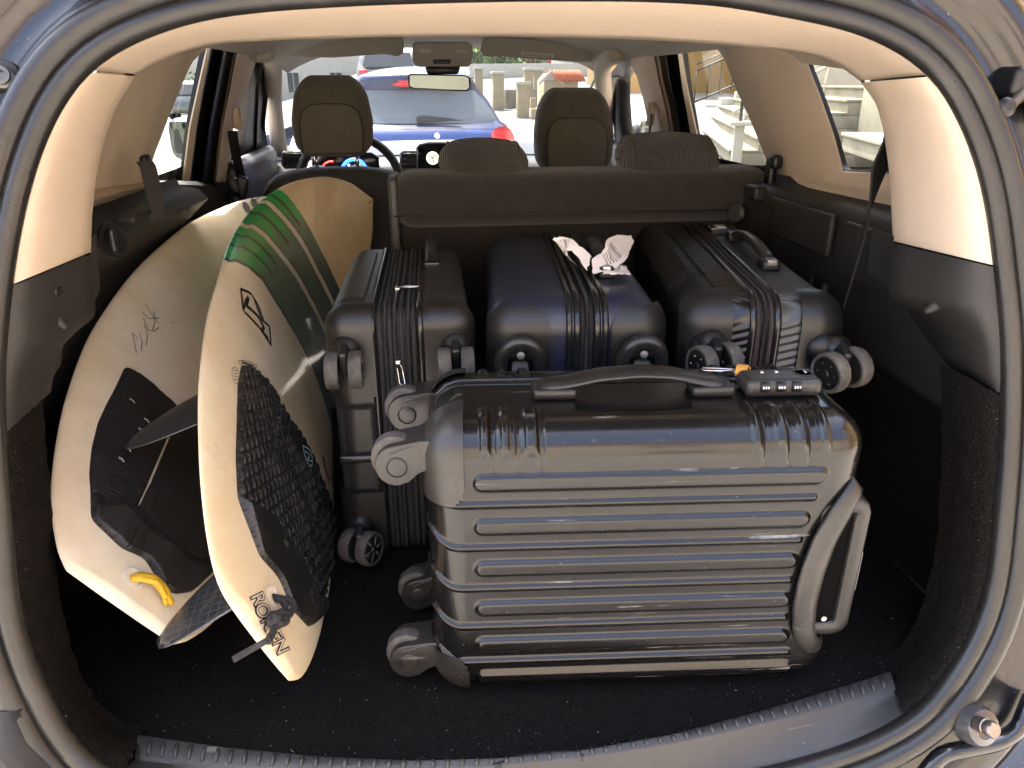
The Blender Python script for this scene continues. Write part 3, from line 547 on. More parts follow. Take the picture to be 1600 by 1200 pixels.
# ---- outer skin and tailgate, so that the boot is lit only through its openings
for s in (1, -1):
    loft('body_side', [[(s * x, y, z) for y in np.linspace(0.85, 4.3, 12)] for x, z in ((0.74, 0.53), (0.80, 0.40), (0.84, 0.1), (0.83, -0.35), (0.76, -0.48))], PAINT, car)
    for yy in (1.25, 3.95):
        wl = lathe('wheel', [(0.20, 0), (0.31, 0.01), (0.325, 0.04), (0.325, 0.17), (0.31, 0.20), (0.2, 0.2)], mat('tyre', (0.02, 0.02, 0.02), 0.85), (s * 0.62, yy, -0.365), (s, 0, 0), car)
        lathe('rim', [(0.2, 0.19), (0.19, 0.17), (0.06, 0.19)], mat('rim_alloy', (0.4, 0.4, 0.42), 0.3, metal=0.8), (s * 0.62, yy, -0.365), (s, 0, 0), wl)
loft('underbody', [[(x, y, -0.46) for y in (0.62, 4.3)] for x in (-0.8, 0.8)], BLKPL, car)
loft('bonnet', [[(x, y, z - 0.06 * x * x) for x in np.linspace(-0.78, 0.78, 9)] for y, z in ((3.74, 0.44), (4.1, 0.36), (4.5, 0.22), (4.6, -0.1), (4.55, -0.45))], PAINT, car)
loft('bumper', [[(x, 0.62 - 0.10 * (1 - (x / 0.85) ** 2) + dy, z) for x in np.linspace(-0.85, 0.85, 20)] for dy, z in ((0.1, -0.09), (0.02, -0.10), (-0.03, -0.13), (-0.04, -0.3), (0.0, -0.46))], PAINT, car)
tgr = []
for u in np.linspace(0, 1, 14):
    y = 0.98 - 0.72 * u; z = 0.93 + 0.66 * u + 0.05 * math.sin(math.pi * u); tgr.append([(x * (0.66 - 0.06 * u), y, z - 0.05 * abs(x) ** 3) for x in np.linspace(-1, 1, 15)])
tgt = loft('tailgate', tgr, GREYPL, car); loft('tailgate_skin', [[(x * 1.05, y, z + 0.05) for x, y, z in r_] for r_ in tgr], PAINT, tgt)
# ================================================================== suitcases
def mask_mesh(name, V, F, cen, keep, m, parent, off=None):
    """the faces of a shell whose centre passes keep, as a mesh of its own"""
    F = np.array(F); sel = F[keep(cen)]; used, inv = np.unique(sel, return_inverse=True); return mesh(name, V[used], inv.reshape(sel.shape), m, parent, local=True)
def stadium(u, v, half, rad):
    """signed closeness to a bar along u: 1 inside, 0 outside, soft edge"""
    d = np.hypot(np.maximum(np.abs(u) - half, 0), v); return d - rad
def ridge(d, soft): x = np.clip(-d / soft, 0, 1); return x * x * (3 - 2 * x)
def rect_loop(hx, hz, r, n=10):
    p = []
    for cx, cz, a0 in ((hx - r, hz - r, 0), (-hx + r, hz - r, 90), (-hx + r, -hz + r, 180), (hx - r, -hz + r, 270)):
        for a in np.linspace(a0, a0 + 90, n): p.append((cx + r * math.cos(R(a)), cz + r * math.sin(R(a))))
    return p
SHELL = mat('black_gloss_shell', (0.0055, 0.0053, 0.0052), 0.20, coat=0.25, var=0.2, rvar=0.07, scratch=0.55, speck=0.12, spscale=240, spec=0.36, bump=0.06, bscale=1800)
SOFTBLK = mat('scuffed_wheel_plastic', (0.016, 0.015, 0.014), 0.34, var=0.25, vscale=25, rvar=0.12, dust=0.08, scratch=0.3)
TYRE = mat('grey_wheel_tyre', (0.055, 0.051, 0.046), 0.7, var=0.35, vscale=60, bump=0.5, bscale=300, dust=0.3)
ZIPF = mat('zip_tape', (0.012, 0.011, 0.012), 0.75, var=0.2, bump=0.7, bscale=900)
ZIPT = mat('zip_teeth', (0.030, 0.028, 0.028), 0.4, var=0.2)
N_, L_, b_ = nodes_of(ZIPT); wv = N_.new('ShaderNodeTexWave'); wv.inputs['Scale'].default_value = 160; wv.bands_direction = 'DIAGONAL'; bp = N_.new('ShaderNodeBump'); bp.inputs['Strength'].default_value = 1.0; bp.inputs['Distance'].default_value = 0.003
tc = N_.new('ShaderNodeTexCoord'); L_.new(tc.outputs['Object'], wv.inputs[0]); L_.new(wv.outputs[0], bp.inputs['Height']); L_.new(bp.outputs[0], b_.inputs['Normal'])
def zip_pull(parent, p, d, L=0.034, m=None):
    p = np.array(p, float); d = np.array(d, float); d /= np.linalg.norm(d); s = np.cross(d, [0, 0, 1]) if abs(d[2]) < 0.9 else np.array([1.0, 0, 0]); s /= np.linalg.norm(s)
    m = m or CHROME; n = np.cross(s, d); o = rbox('zip_slider', p, (0.009, 0.012, 0.007), 0.002, m, parent, local=True)
    lp = [p + d * a + s * b + n * 0.003 for a, b in ((0.004, 0.0015), (0.012, 0.0035), (L, 0.0045), (L + 0.003, 0), (L, -0.0045), (0.012, -0.0035), (0.004, -0.0015))]
    tube('zip_tab', lp, 0.0015, m, o, seg=6, closed=True, local=True)
# ---------------- the glossy ribbed case in front, lying on its side
fc = thing('suitcase', 'glossy black ribbed hard suitcase lying on its side at the very front of the boot', 'suitcase', (0.1118, 0.808, 0.002), (0, 0, R(-5)), 'suitcases in the boot'); fc.scale = (1, 1, 1.045)
LX, LY, LZ = 0.512, 0.21, 0.363
V, F, Nn = rbox_arrays((LX, LY, LZ), 0.043, (230, 40, 170)); x, y, z = V[:, 0], V[:, 1], V[:, 2] + LZ / 2
h = np.zeros(len(V)); front = y < -0.055; rear = y > 0.06
xe = np.interp(z, [0, 0.06, 0.1, 0.153, 0.205, 0.254, 0.306, 0.36], [0.21, 0.198, 0.188, 0.185, 0.187, 0.194, 0.206, 0.21])
for k, zr in enumerate((0.3, 0.245, 0.19, 0.135, 0.082, 0.032)):
    x0 = -0.203; cx = (x0 + xe) / 2; half = (xe - x0) / 2 - 0.012
    h += 0.0058 * ridge(stadium(x - cx, z - zr, half, 0.0118), 0.0058) * (front | rear)
for zr in (0.273, 0.218, 0.163, 0.109, 0.057):
    lim = np.clip((xe - 0.002 - x) / 0.004, 0, 1); zz = z - zr - 0.016 * np.clip((-x - 0.222) / 0.03, 0, 1) ** 2
    h += 0.0042 * ridge(np.abs(zz) - 0.0055, 0.0045) * lim * (front | rear)
for xr, wd, dn in ((-0.188, .0065, .300), (-0.165, .0065, .305), (-0.136, .0085, .309), (0.118, .0065, .305), (0.146, .0085, .309), (0.170, .0065, .305), (0.197, .0065, .30)):
    zc = 0.0045 * ridge(np.abs(x - xr) - wd, 0.0045) * (np.abs(y) > 0.048)
    h += zc * np.clip((z - 0.328) / 0.01, 0, 1)
for xr in (-0.178, -0.150, -0.124, 0.13, 0.158, 0.182): h -= 0.003 * ridge(np.abs(x - xr) - 0.005, 0.004) * np.clip((z - 0.31) / 0.012, 0, 1) * front
for xr, wd in ((-0.166, .003), (-0.140, .007), (-0.113, .003), (0.09, .003), (0.117, .007), (0.143, .003)): h += 0.004 * ridge(np.abs(x - xr) - wd, 0.003) * (z < 0.024) * np.clip((0.024 - z) / 0.006, 0, 1) * front
# recess round the grip at the right end
dd = np.hypot((x - 0.275) / 0.085, (z - 0.165) / 0.125); h -= 0.006 * np.clip((1.0 - dd) / 0.1, 0, 1) * front
# step for the top corner guards
V2 = V + Nn * h[:, None]; V2[:, 2] += LZ / 2; Vn = V.copy(); Vn[:, 2] += LZ / 2
Fa = np.array(F); cen = Vn[Fa].mean(1)
fsh = mask_mesh('front_shell', V2, F, cen, lambda c: c[:, 1] < 0.026, SHELL, fc)
mask_mesh('rear_shell', V2, F, cen, lambda c: c[:, 1] > 0.045, SHELL, fc)
zb = mask_mesh('zip_tape', Vn - Nn * 0.004, F, cen, lambda c: (c[:, 1] > 0.018) & (c[:, 1] < 0.053), ZIPF, fc)
lp = rect_loop(LX / 2 - 0.0025, LZ / 2 - 0.0025, 0.041, 12)
def loop_xz(name, yy, r, m, par, g=0.0): return tube(name, resample([(a * (1 + g), yy, b * (1 + g) + LZ / 2) for a, b in lp], 120, closed=True), r, m, par, seg=8, closed=True, local=True, up=(0, 1, 0))
loop_xz('zipper', 0.0355, 0.0032, ZIPT, fc); loop_xz('shell_lip', 0.0265, 0.0042, SHELL, fc, 0.003); loop_xz('shell_lip', 0.0445, 0.0042, SHELL, fc, 0.003)
# corner guards
def guard(keep): return mask_mesh('corner_guard', Vn + Nn * 0.0055, F, cen, keep, SOFTBLK, fc)
def rr(c, x1, z0, yy): return (c[:, 0] < x1 - 0.03 * np.clip(1 - (c[:, 2] - z0) / 0.03, 0, 1) ** 2 - 0.0) & (c[:, 2] > z0) & yy
guard(lambda c: (np.hypot(np.maximum(0, c[:, 0] + 0.232), np.maximum(0, 0.292 - c[:, 2])) < 0.020) & (c[:, 1] < -0.035))
guard(lambda c: (np.hypot(np.maximum(0, c[:, 0] + 0.232), np.maximum(0, 0.292 - c[:, 2])) < 0.020) & (c[:, 1] > 0.052))
guard(lambda c: (np.hypot(np.maximum(0, c[:, 0] + 0.232), np.maximum(0, c[:, 2] - 0.045)) < 0.020) & (c[:, 1] < -0.035))
guard(lambda c: (np.hypot(np.maximum(0, c[:, 0] + 0.232), np.maximum(0, c[:, 2] - 0.045)) < 0.020) & (c[:, 1] > 0.052))
def hood_caster(c, tilt):
    """hooded spinner wheel pointing to -x"""
    c = np.array(c, float); M = np.array(Matrix.Rotation(tilt, 3, 'Y')) * 0.9; c = c + np.array([0.012, 0, 0]); pts = []
    for a in np.linspace(-80, -262, 26): pts.append((-0.025 + 0.0268 * math.cos(R(a)), -0.012 + 0.0268 * math.sin(R(a))))
    pts += [(-0.012, 0.0185), (0.004, 0.0225), (0.018, 0.0235), (0.024, 0.0235), (0.024, -0.0175), (0.014, -0.0165), (0.004, -0.021), (-0.008, -0.033)]
    hd_ = prism('wheel_hood', [M @ np.array([a, -0.0225, b]) + c for a, b in pts], (0, 0.045, 0), SOFTBLK, fc, bev=0.0088, local=True, seg=4)
    prism('wheel_neck', [M @ np.array([a, -0.0255, b]) + c for a, b in ((0.020, 0.027), (0.040, 0.027), (0.040, -0.021), (0.020, -0.021))], (0, 0.051, 0), SOFTBLK, fc, bev=0.004, local=True)
    for s in (-1, 1):
        lathe('axle_boss', [(0.0125, -0.002), (0.0125, 0.0006), (0.0115, 0.0012), (0.011, 0.0002), (0.0105, 0.0011), (0.009, 0.0015), (0.004, 0.0017)], SOFTBLK, M @ np.array([-0.024, s * 0.0225, -0.013]) + c, (0, s, 0), hd_, local=True)
        ln = [M @ np.array([a, s * (0.0222 - d), b]) + c for a, b, d in ((-0.047, -0.002, 0.006), (-0.038, 0.0035, 0.001), (-0.026, 0.008, 0.0), (-0.014, 0.0135, 0.0), (-0.002, 0.017, 0.001), (0.010, 0.0175, 0.001))]
        tube('hood_ridge', smooth(resample(ln, 20), 2), 0.0014, SOFTBLK, hd_, seg=6, local=True)
    lathe('wheel', [(0.012, -0.0105), (0.0235, -0.0105), (0.0268, -0.0075), (0.0272, 0), (0.0268, 0.0075), (0.0235, 0.0105), (0.012, 0.0105)], TYRE, M @ np.array([-0.0285, 0, -0.0085]) + c, (0, 1, 0), fc, local=True, seg=36)
for cc_, tl in (((-0.277, -0.066, 0.322), 0.05), ((-0.277, 0.074, 0.322), 0.1), ((-0.277, -0.066, 0.050), 0.12), ((-0.277, 0.074, 0.046), 0.0)): hood_caster(cc_, tl)
# side handle on top
HND = mat('satin_black_handle', (0.015, 0.0138, 0.0128), 0.34, var=0.15, rvar=0.08, scratch=0.12)
hp = [(-0.128, 0.365), (-0.118, 0.374), (-0.085, 0.378), (-0.05, 0.386), (0.0, 0.390), (0.04, 0.387), (0.075, 0.378), (0.10, 0.373), (0.112, 0.364)]
hp2 = smooth(resample(hp, 40), 2); rows = []
for i, (a, b) in enumerate(hp2):
    u = i / 39; wd = 0.017 + 0.003 * math.sin(math.pi * u); tk = 0.010 - 0.004 * math.sin(math.pi * u)
    rows.append([(a, -0.008 + wd * math.cos(t_) * (1 if abs(math.cos(t_)) < .6 else 1), b + tk * math.sin(t_) * 0.8) for t_ in np.linspace(0, 2 * math.pi, 16, endpoint=False)])
hdl = loft('side_handle', rows, HND, fc, closed=True, caps=True, local=True)
rbox('handle_foot', (-0.103, -0.010, 0.3695), (0.052, 0.040, 0.013), 0.005, HND, hdl, n=(4, 3, 3), local=True); rbox('handle_foot', (0.088, -0.010, 0.3695), (0.052, 0.040, 0.013), 0.005, HND, hdl, n=(4, 3, 3), local=True)
rbox('handle_inlay', (-0.088, -0.008, 0.3795), (0.050, 0.013, 0.003), 0.0014, HND, hdl, n=(3, 3, 3), local=True); rbox('handle_inlay', (0.070, -0.008, 0.3795), (0.045, 0.013, 0.003), 0.0014, HND, hdl, rot=(0, 0.06, 0), n=(3, 3, 3), local=True)
# combination lock
lk = rbox('combination_lock', (0.172, -0.012, 0.3735), (0.094, 0.044, 0.022), 0.0085, mat('lock_grey', (0.022, 0.0205, 0.019), 0.35, rvar=0.06), fc, n=(8, 5, 4), local=True)
DIG = mat('digit_white', (0.75, 0.75, 0.72), 0.5, var=0)
for k in range(3):
    dx = 0.147 + 0.019 * k; d_ = lathe('dial', [(0.0055, -0.0055), (0.0062, -0.0045), (0.0062, 0.0045), (0.0055, 0.0055)], BLKPL, (dx, -0.0315, 0.3765), (1, 0, 0), lk, seg=18, local=True)
    for s in (-1, 0, 1): rbox('digit', (dx + 0.003 * s, -0.0375, 0.3775), (0.0016, 0.0006, 0.003), 0.0002, DIG, d_, n=(2, 2, 2), local=True)
for k in range(2): rbox('zip_socket', (0.152 + 0.018 * k, -0.004, 0.3845), (0.005, 0.007, 0.002), 0.0009, CHROME, lk, n=(2, 2, 2), local=True)
lathe('lock_ring', [(0.0125, 0), (0.0125, 0.0012), (0.0105, 0.0014), (0.010, 0.0003)], MATS['lock_grey'], (0.202, -0.009, 0.3842), (0, 0, 1), lk, local=True); rbox('keyhole', (0.205, -0.006, 0.3848), (0.003, 0.009, 0.001), 0.0004, CHROME, lk, n=(2, 2, 2), local=True)
zip_pull(fc, (0.135, 0.034, 0.370), (-1, 0.02, 0.03), 0.042); zip_pull(fc, (0.148, 0.034, 0.370), (0.5, -0.7, 0.0), 0.02)
OR = mat('orange_puller', (0.55, 0.27, 0.05), 0.5)
q = [(0.145, 0.030, 0.376), (0.139, 0.024, 0.383), (0.134, 0.014, 0.383), (0.131, 0.006, 0.377)]; strap('orange_tag', smooth(resample(q, 10), 1), [(0.0065, -0.002, 0)] * 10, OR, None).parent = fc
# telescopic handle end on the right
gr = [(0.247, -0.094, 0.284), (0.240, -0.103, 0.278), (0.226, -0.110, 0.258), (0.211, -0.1115, 0.220), (0.203, -0.112, 0.175), (0.201, -0.112, 0.13), (0.206, -0.112, 0.092), (0.216, -0.1105, 0.072), (0.229, -0.105, 0.062), (0.238, -0.096, 0.062)]
g_ = smooth(resample(gr, 50), 2); rows = []
for i, q in enumerate(g_):
    t_ = np.gradient(g_, axis=0)[i]; t_ /= np.linalg.norm(t_); sd = np.cross(t_, [0, -1, 0]); sd /= np.linalg.norm(sd); wd = 0.0155 * (0.75 + 0.25 * math.sin(math.pi * i / 49))
    rows.append([q + sd * wd * math.cos(a) + np.array([0, -1, 0]) * 0.0065 * math.sin(a) * (1 if math.sin(a) > 0 else 0.9) for a in np.linspace(0, 2 * math.pi, 16, endpoint=False)])
gfr = loft('grip_frame', rows, SOFTBLK, fc, closed=True, caps=True, local=True)
rbox('grip_pocket', (0.226, -0.088, 0.170), (0.046, 0.03, 0.185), 0.012, mat('pocket_shade', (0.003, 0.003, 0.003), 0.95, spec=0.05), fc, n=(4, 3, 6), local=True)  # near-black block paints the shade inside the grip hole
lo = []
for cx, cz, a0 in ((0.247, 0.248, 0), (0.222, 0.248, 90), (0.222, 0.098, 180), (0.247, 0.098, 270)):
    for a in np.linspace(a0, a0 + 90, 6): lo.append((cx + 0.010 * math.cos(R(a)), -0.088, cz + 0.010 * math.sin(R(a))))
lo = resample(lo, 60, closed=True)
loop = sweep('pull_handle', lo, [(0.0105 * math.copysign(abs(math.cos(a)) ** .45, math.cos(a)), 0.0175 * math.copysign(abs(math.sin(a)) ** .45, math.sin(a))) for a in np.linspace(0, 2 * math.pi, 20, endpoint=False)], HND, fc, closed=True, up=(0, 1, 0), local=True)
rbox('release_button', (0.2685, -0.090, 0.165), (0.004, 0.016, 0.055), 0.0018, mat('grey_button', (0.2, 0.2, 0.2), 0.4), loop, n=(3, 3, 3), local=True)
for zz in (0.245, 0.105): lathe('screw', [(0.004, 0), (0.0035, 0.0015)], CHROME, (0.232, -0.1055, zz), (0, -1, 0), gfr, seg=10, local=True)

# ---------------- cases standing on their long edge, wheels towards us
def twin_caster(parent, c, r=0.027, w=0.0092, gap=0.0165, hub=None, ax=(1, 0, 0), spokes=6, stem=True):
    c = np.array(c, float); ax = np.array(ax, float); ax /= np.linalg.norm(ax)
    st = lathe('caster_socket', [(0.022, 0.0), (0.021, 0.006), (0.015, 0.012), (0.011, 0.016)], BLKPL, c + np.array([0, 0.032, 0.020]), (0, -1, 0), parent, local=True)
    rbox('caster_stem', c + np.array([0, 0.006, 0.012]), (0.013, 0.030, 0.046), 0.005, BLKPL, st, rot=(0.35, 0, 0), n=(3, 4, 4), local=True)
    for s in (-1, 1):
        p = c + ax * s * gap; wl = lathe('wheel', [(0.010, -w * .8), (r * .82, -w * .8), (r * .82, -w), (r * .95, -w), (r, -w * .6), (r, w * .6), (r * .95, w), (r * .82, w), (r * .82, w * .8), (0.010, w * .8)], TYRE, p, ax, parent, seg=32, local=True)
        for f in (-1, 1):
            lathe('hub', [(r * .80, 0), (r * .78, 0.0012), (0.006, 0.002), (0.005, 0.0036), (0.003, 0.0036)], BLKPL, p + ax * f * w * .8, ax * f, wl, local=True, seg=24)
        u = np.cross(ax, [0, 0, 1]); u /= np.linalg.norm(u); v = np.cross(ax, u)
        f = s if s == 1 else -1
        for k in range(spokes):
            a = 2 * math.pi * k / spokes; d_ = u * math.cos(a) + v * math.sin(a)
            if hub == 'studs': lathe('hub_stud', [(0.0019, 0), (0.0016, 0.001)], CHROME, p + ax * f * (w * .8 + 0.0016) + d_ * r * 0.52, ax * f, wl, seg=8, local=True)
            else: tube('hub_spoke', [p + ax * f * (w * .8 + 0.001) + d_ * 0.006, p + ax * f * (w * .8 + 0.001) + d_ * r * 0.76], 0.0022, TYRE, wl, seg=5, local=True)
def standing_case(label, loc, yaw, T, Ln, H, r, shell, bandx, tapem, edge, n=(60, 90, 80), disp=None, zips=(0.0,), lipm=None, mat2=None):
    c = thing('suitcase', label, 'suitcase', loc, (0, 0, yaw), 'suitcases in the boot')
    V, F, Nn = rbox_arrays((T, Ln, H), r, n); Vn = V + np.array([0, 0, H / 2]); hh = disp(Vn, Nn) if disp is not None else np.zeros(len(V)); V2 = Vn + Nn * hh[:, None]
    Fa = np.array(F); cen = Vn[Fa].mean(1); b0, b1 = bandx
    mask_mesh('front_shell', V2, F, cen, lambda q: q[:, 0] < b0, shell, c); mask_mesh('rear_shell', V2, F, cen, lambda q: q[:, 0] > b1, mat2 or shell, c)
    mask_mesh('zip_tape', Vn - Nn * 0.0045, F, cen, lambda q: (q[:, 0] > b0 - 0.012) & (q[:, 0] < b1 + 0.012), tapem, c)
    lp = rect_loop(Ln / 2 - 0.002, H / 2 - 0.002, r, 10)
    def loop(name, xx, rad, m, g=0.0): return tube(name, resample([(xx, a * (1 + g), b * (1 + g) + H / 2) for a, b in lp], 120, closed=True), rad, m, c, seg=8, closed=True, local=True, up=(1, 0, 0))
    for e in (b0, b1): loop('shell_lip', e, edge, lipm or shell, 0.004)
    for zx in zips: loop('zipper', zx, 0.0034, ZIPT)
    return c, Vn, F, cen, Nn
# -- left: matt black, twin grey wheels
MATTE = mat('matt_black_shell', (0.017, 0.0165, 0.0165), 0.38, var=0.12, rvar=0.06, spec=0.5, bump=0.12, bscale=1300, scratch=0.06)
GLOSSE = mat('gloss_black_edge', (0.010, 0.010, 0.010), 0.2, var=0.1, scratch=0.1)
def dl(V, N):
    x, y, z = V.T; h = np.zeros(len(V)); end = y < -0.2
    h -= 0.006 * ridge(np.maximum(np.abs(x + 0.075) - 0.030, np.abs(z - 0.19) - 0.085), 0.006) * end
    h += 0.003 * ridge(np.maximum(np.abs(y) - 0.15, np.abs(z - 0.2) - 0.15), 0.01) * (np.abs(x) > 0.1)
    h += 0.0035 * ridge(np.maximum(np.abs(np.abs(y) - 0.0) - 0.17, -1 + 0 * x), 0.006) * (z > 0.41) * ((x < -0.055) | (x > 0.045)); return h
c1, Vn, F1, cen1, Nn1 = standing_case('matt black hard suitcase next to the surfboards, grey twin wheels towards us', (-0.171, 1.275, 0.002), R(-1.5), 0.212, 0.465, 0.422, 0.030, MATTE, (-0.040, 0.030), ZIPF, 0.0055, disp=dl, zips=(-0.022, -0.008, 0.012), lipm=GLOSSE)
for xx in (-0.03, -0.015, 0.002, 0.02): tube('tape_fold', resample([(xx, a, b + 0.211) for a, b in rect_loop(0.2325 - .0035, 0.211 - .0035, .03, 8)], 100, closed=True), 0.004, ZIPF, c1, seg=6, closed=True, local=True, up=(1, 0, 0))
for sx in (-1, 1):
    for zz in (0.352, 0.062):
        k = lambda q, sx=sx, zz=zz: (q[:, 0] * sx > 0.040) & (np.abs(q[:, 2] - zz) < 0.062 + 0.02) & (q[:, 1] < -0.205) & ((q[:, 2] > 0.29) if zz > 0.2 else (q[:, 2] < 0.125))
        mask_mesh('corner_guard', Vn + Nn1 * 0.006, F1, cen1, k, BLKPL, c1)
        if (sx, zz) != (1, 0.062): twin_caster(c1, (sx * 0.080, -0.2325 - 0.034, zz - 0.005 - (0.012 if zz < 0.2 else 0)), ax=(1, 0, 0) if zz > 0.2 else (0.85, -0.5, 0.1), r=0.0275)
rbox('end_grip', (-0.075, -0.2325, 0.185), (0.06, 0.010, 0.014), 0.004, GLOSSE, c1, n=(4, 3, 3), local=True)
zip_pull(c1, (-0.006, -0.115, 0.424), (0.9, -0.25, 0.1), 0.034); zip_pull(c1, (-0.005, -0.2345, 0.345), (0.12, -0.06, -1), 0.036)
hnd = tube('carry_handle', smooth(resample([(0.05, 0.04, 0.422), (0.05, 0.05, 0.437), (0.05, 0.10, 0.445), (0.05, 0.17, 0.445), (0.05, 0.22, 0.437), (0.05, 0.23, 0.422)], 24), 1), 0.011, HND, c1, local=True, flat=0.7)
rbox('handle_foot', (0.05, 0.045, 0.427), (0.03, 0.03, 0.014), 0.004, GLOSSE, hnd, n=(3, 3, 3), local=True)
# -- middle: navy
NAVY = mat('navy_shell', (0.013, 0.0165, 0.036), 0.33, coat=0.25, var=0.15, rvar=0.06, spec=0.5, scratch=0.05, speck=0.15, spscale=200)
N_, L_, b_ = nodes_of(NAVY); wv = N_.new('ShaderNodeTexWave'); wv.inputs['Scale'].default_value = 170; wv.bands_direction = 'DIAGONAL'; bp = N_.new('ShaderNodeBump'); bp.inputs['Strength'].default_value = 0.3; bp.inputs['Distance'].default_value = 0.001
tc = N_.new('ShaderNodeTexCoord'); L_.new(tc.outputs['Object'], wv.inputs[0]); L_.new(wv.outputs[0], bp.inputs['Height']); L_.new(bp.outputs[0], b_.inputs['Normal'])
def dn(V, N):
    x, y, z = V.T; h = 0.003 * ridge(np.abs(x + 0.085 + 0.03 * np.clip(-(y - 0) / 0.2, -1, 1) * 0) - 0.0015, 0.003) * (z > 0.40) * (np.abs(y - 0.03) < 0.2)
    h -= 0.004 * ridge(np.abs(x + 0.128) - 0.006, 0.004) * 0; return h
c2, Vn, F2, cen2, Nn2 = standing_case('navy blue hard suitcase with a paper flight tag on its handle', (0.113, 1.298, 0.002), R(-6), 0.272, 0.565, 0.432, 0.052, NAVY, (0.0, 0.030), ZIPF, 0.006, n=(70, 100, 90), disp=dn, zips=(0.015,), lipm=GLOSSE)
for xx in (-0.012, 0.042): tube('rim_bead', resample([(xx, a, b + 0.216) for a, b in rect_loop(0.2825 + .0008, 0.216 + .0008, .052, 10)], 120, closed=True), 0.005, GLOSSE, c2, seg=8, closed=True, local=True, up=(1, 0, 0))
for sx, cx in ((-1, -0.085), (1, 0.095)):
    k = lambda q, cx=cx: (np.hypot(np.maximum(np.abs(q[:, 0] - cx) - 0.018, 0), np.maximum(0.34 - q[:, 2], 0) + np.maximum(q[:, 2] - 0.392, 0)) < 0.026) & (q[:, 1] < -0.2)
    cg = mask_mesh('corner_guard', Vn + Nn2 * 0.007, F2, cen2, k, BLKPL, c2)
    yy = -0.2825 - 0.010; zz = 0.352
    ar = [(cx - 0.030, yy, zz - 0.05), (cx - 0.029, yy - 0.012, zz), (cx - 0.024, yy - 0.018, zz + 0.018), (cx - 0.012, yy - 0.02, zz + 0.029), (cx, yy - 0.02, zz + 0.032), (cx + 0.012, yy - 0.02, zz + 0.029), (cx + 0.024, yy - 0.018, zz + 0.018), (cx + 0.029, yy - 0.012, zz), (cx + 0.030, yy, zz - 0.05)]
    fk = tube('wheel_fork', smooth(resample(ar, 30), 2), 0.0105, mat('fork_black', (0.02, 0.02, 0.02), 0.3), c2, local=True)
    prism('fork_crown', [(cx - 0.026, yy, zz + 0.0), (cx - 0.022, yy, zz + 0.02), (cx - 0.010, yy, zz + 0.031), (cx + 0.010, yy, zz + 0.031), (cx + 0.022, yy, zz + 0.02), (cx + 0.026, yy, zz), (cx + 0.012, yy, zz + 0.004), (cx, yy, zz + 0.012), (cx - 0.012, yy, zz + 0.004)], (0, -0.016, 0), MATS['fork_black'], fk, bev=0.002, local=True)
    lathe('wheel', [(0.008, -0.012), (0.024, -0.012), (0.027, -0.008), (0.027, 0.008), (0.024, 0.012), (0.008, 0.012)], TYRE, (cx, yy - 0.016, zz - 0.028), (1, 0, 0.05), fk, local=True)
    lathe('axle_cap', [(0.0065, 0), (0.0055, 0.003), (0.003, 0.004)], mat('axle_grey', (0.16, 0.16, 0.16), 0.4, metal=0.5), (cx, yy - 0.020, zz + 0.010), (0, -1, 0.2), fk, seg=14, local=True)
hnd2 = tube('carry_handle', smooth(resample([(0.062, -0.125, 0.434), (0.062, -0.118, 0.449), (0.060, -0.06, 0.459), (0.060, 0.02, 0.459), (0.062, 0.07, 0.449), (0.062, 0.078, 0.434)], 30), 1), 0.0125, HND, c2, local=True, flat=0.7)
rbox('handle_foot', (0.062, -0.128, 0.441), (0.026, 0.030, 0.020), 0.005, BLKPL, hnd2, n=(3, 3, 3), local=True); rbox('handle_cap', (0.062, -0.137, 0.4475), (0.014, 0.014, 0.012), 0.003, CHROME, hnd2, n=(3, 3, 3), local=True)
rbox('handle_foot', (0.062, 0.085, 0.441), (0.026, 0.030, 0.020), 0.005, BLKPL, hnd2, n=(3, 3, 3), local=True)
zip_pull(c2, (0.015, 0.16, 0.434), (0.55, -0.8, 0.2), 0.03)
# -- right: black twill-textured case
def twillmat(name, base, sc, st, rough):
    m = mat(name, base, rough, var=0.15, rvar=0.05, spec=0.5, scratch=0.05); N_, L_, b_ = nodes_of(m); tc = N_.new('ShaderNodeTexCoord'); mp = N_.new('ShaderNodeMapping')
    mp.inputs['Rotation'].default_value = (0.6, 0.0, 0.15); L_.new(tc.outputs['Object'], mp.inputs[0]); wv = N_.new('ShaderNodeTexWave'); wv.inputs['Scale'].default_value = sc; wv.bands_direction = 'Y'; L_.new(mp.outputs[0], wv.inputs[0])
    bp = N_.new('ShaderNodeBump'); bp.inputs['Strength'].default_value = st; bp.inputs['Distance'].default_value = 0.003; L_.new(wv.outputs[0], bp.inputs['Height']); L_.new(bp.outputs[0], b_.inputs['Normal']); return m
TWILL = twillmat('twill_black_shell', (0.009, 0.009, 0.009), 46, 0.8, 0.3)
def dt(V, N):
    x, y, z = V.T; top = (z > 0.40); h = -0.004 * ridge(np.abs(x + 0.066) - 0.0035, 0.003) * top * (np.abs(y + 0.02) < 0.25)
    h += 0.0035 * ridge(np.maximum(np.abs(x + 0.100) - 0.022, np.abs(y - 0.02) - 0.20), 0.005) * top + 0.003 * ridge(np.abs(np.abs(x + .1) - .01) - .004, .003) * 0
    h -= 0.004 * ridge(np.abs(z - 0.225 - 0.05 * np.clip((-x) / 0.12, -1, 1)) - 0.003, 0.003) * (y < -0.3) * (x > 0.03); return h
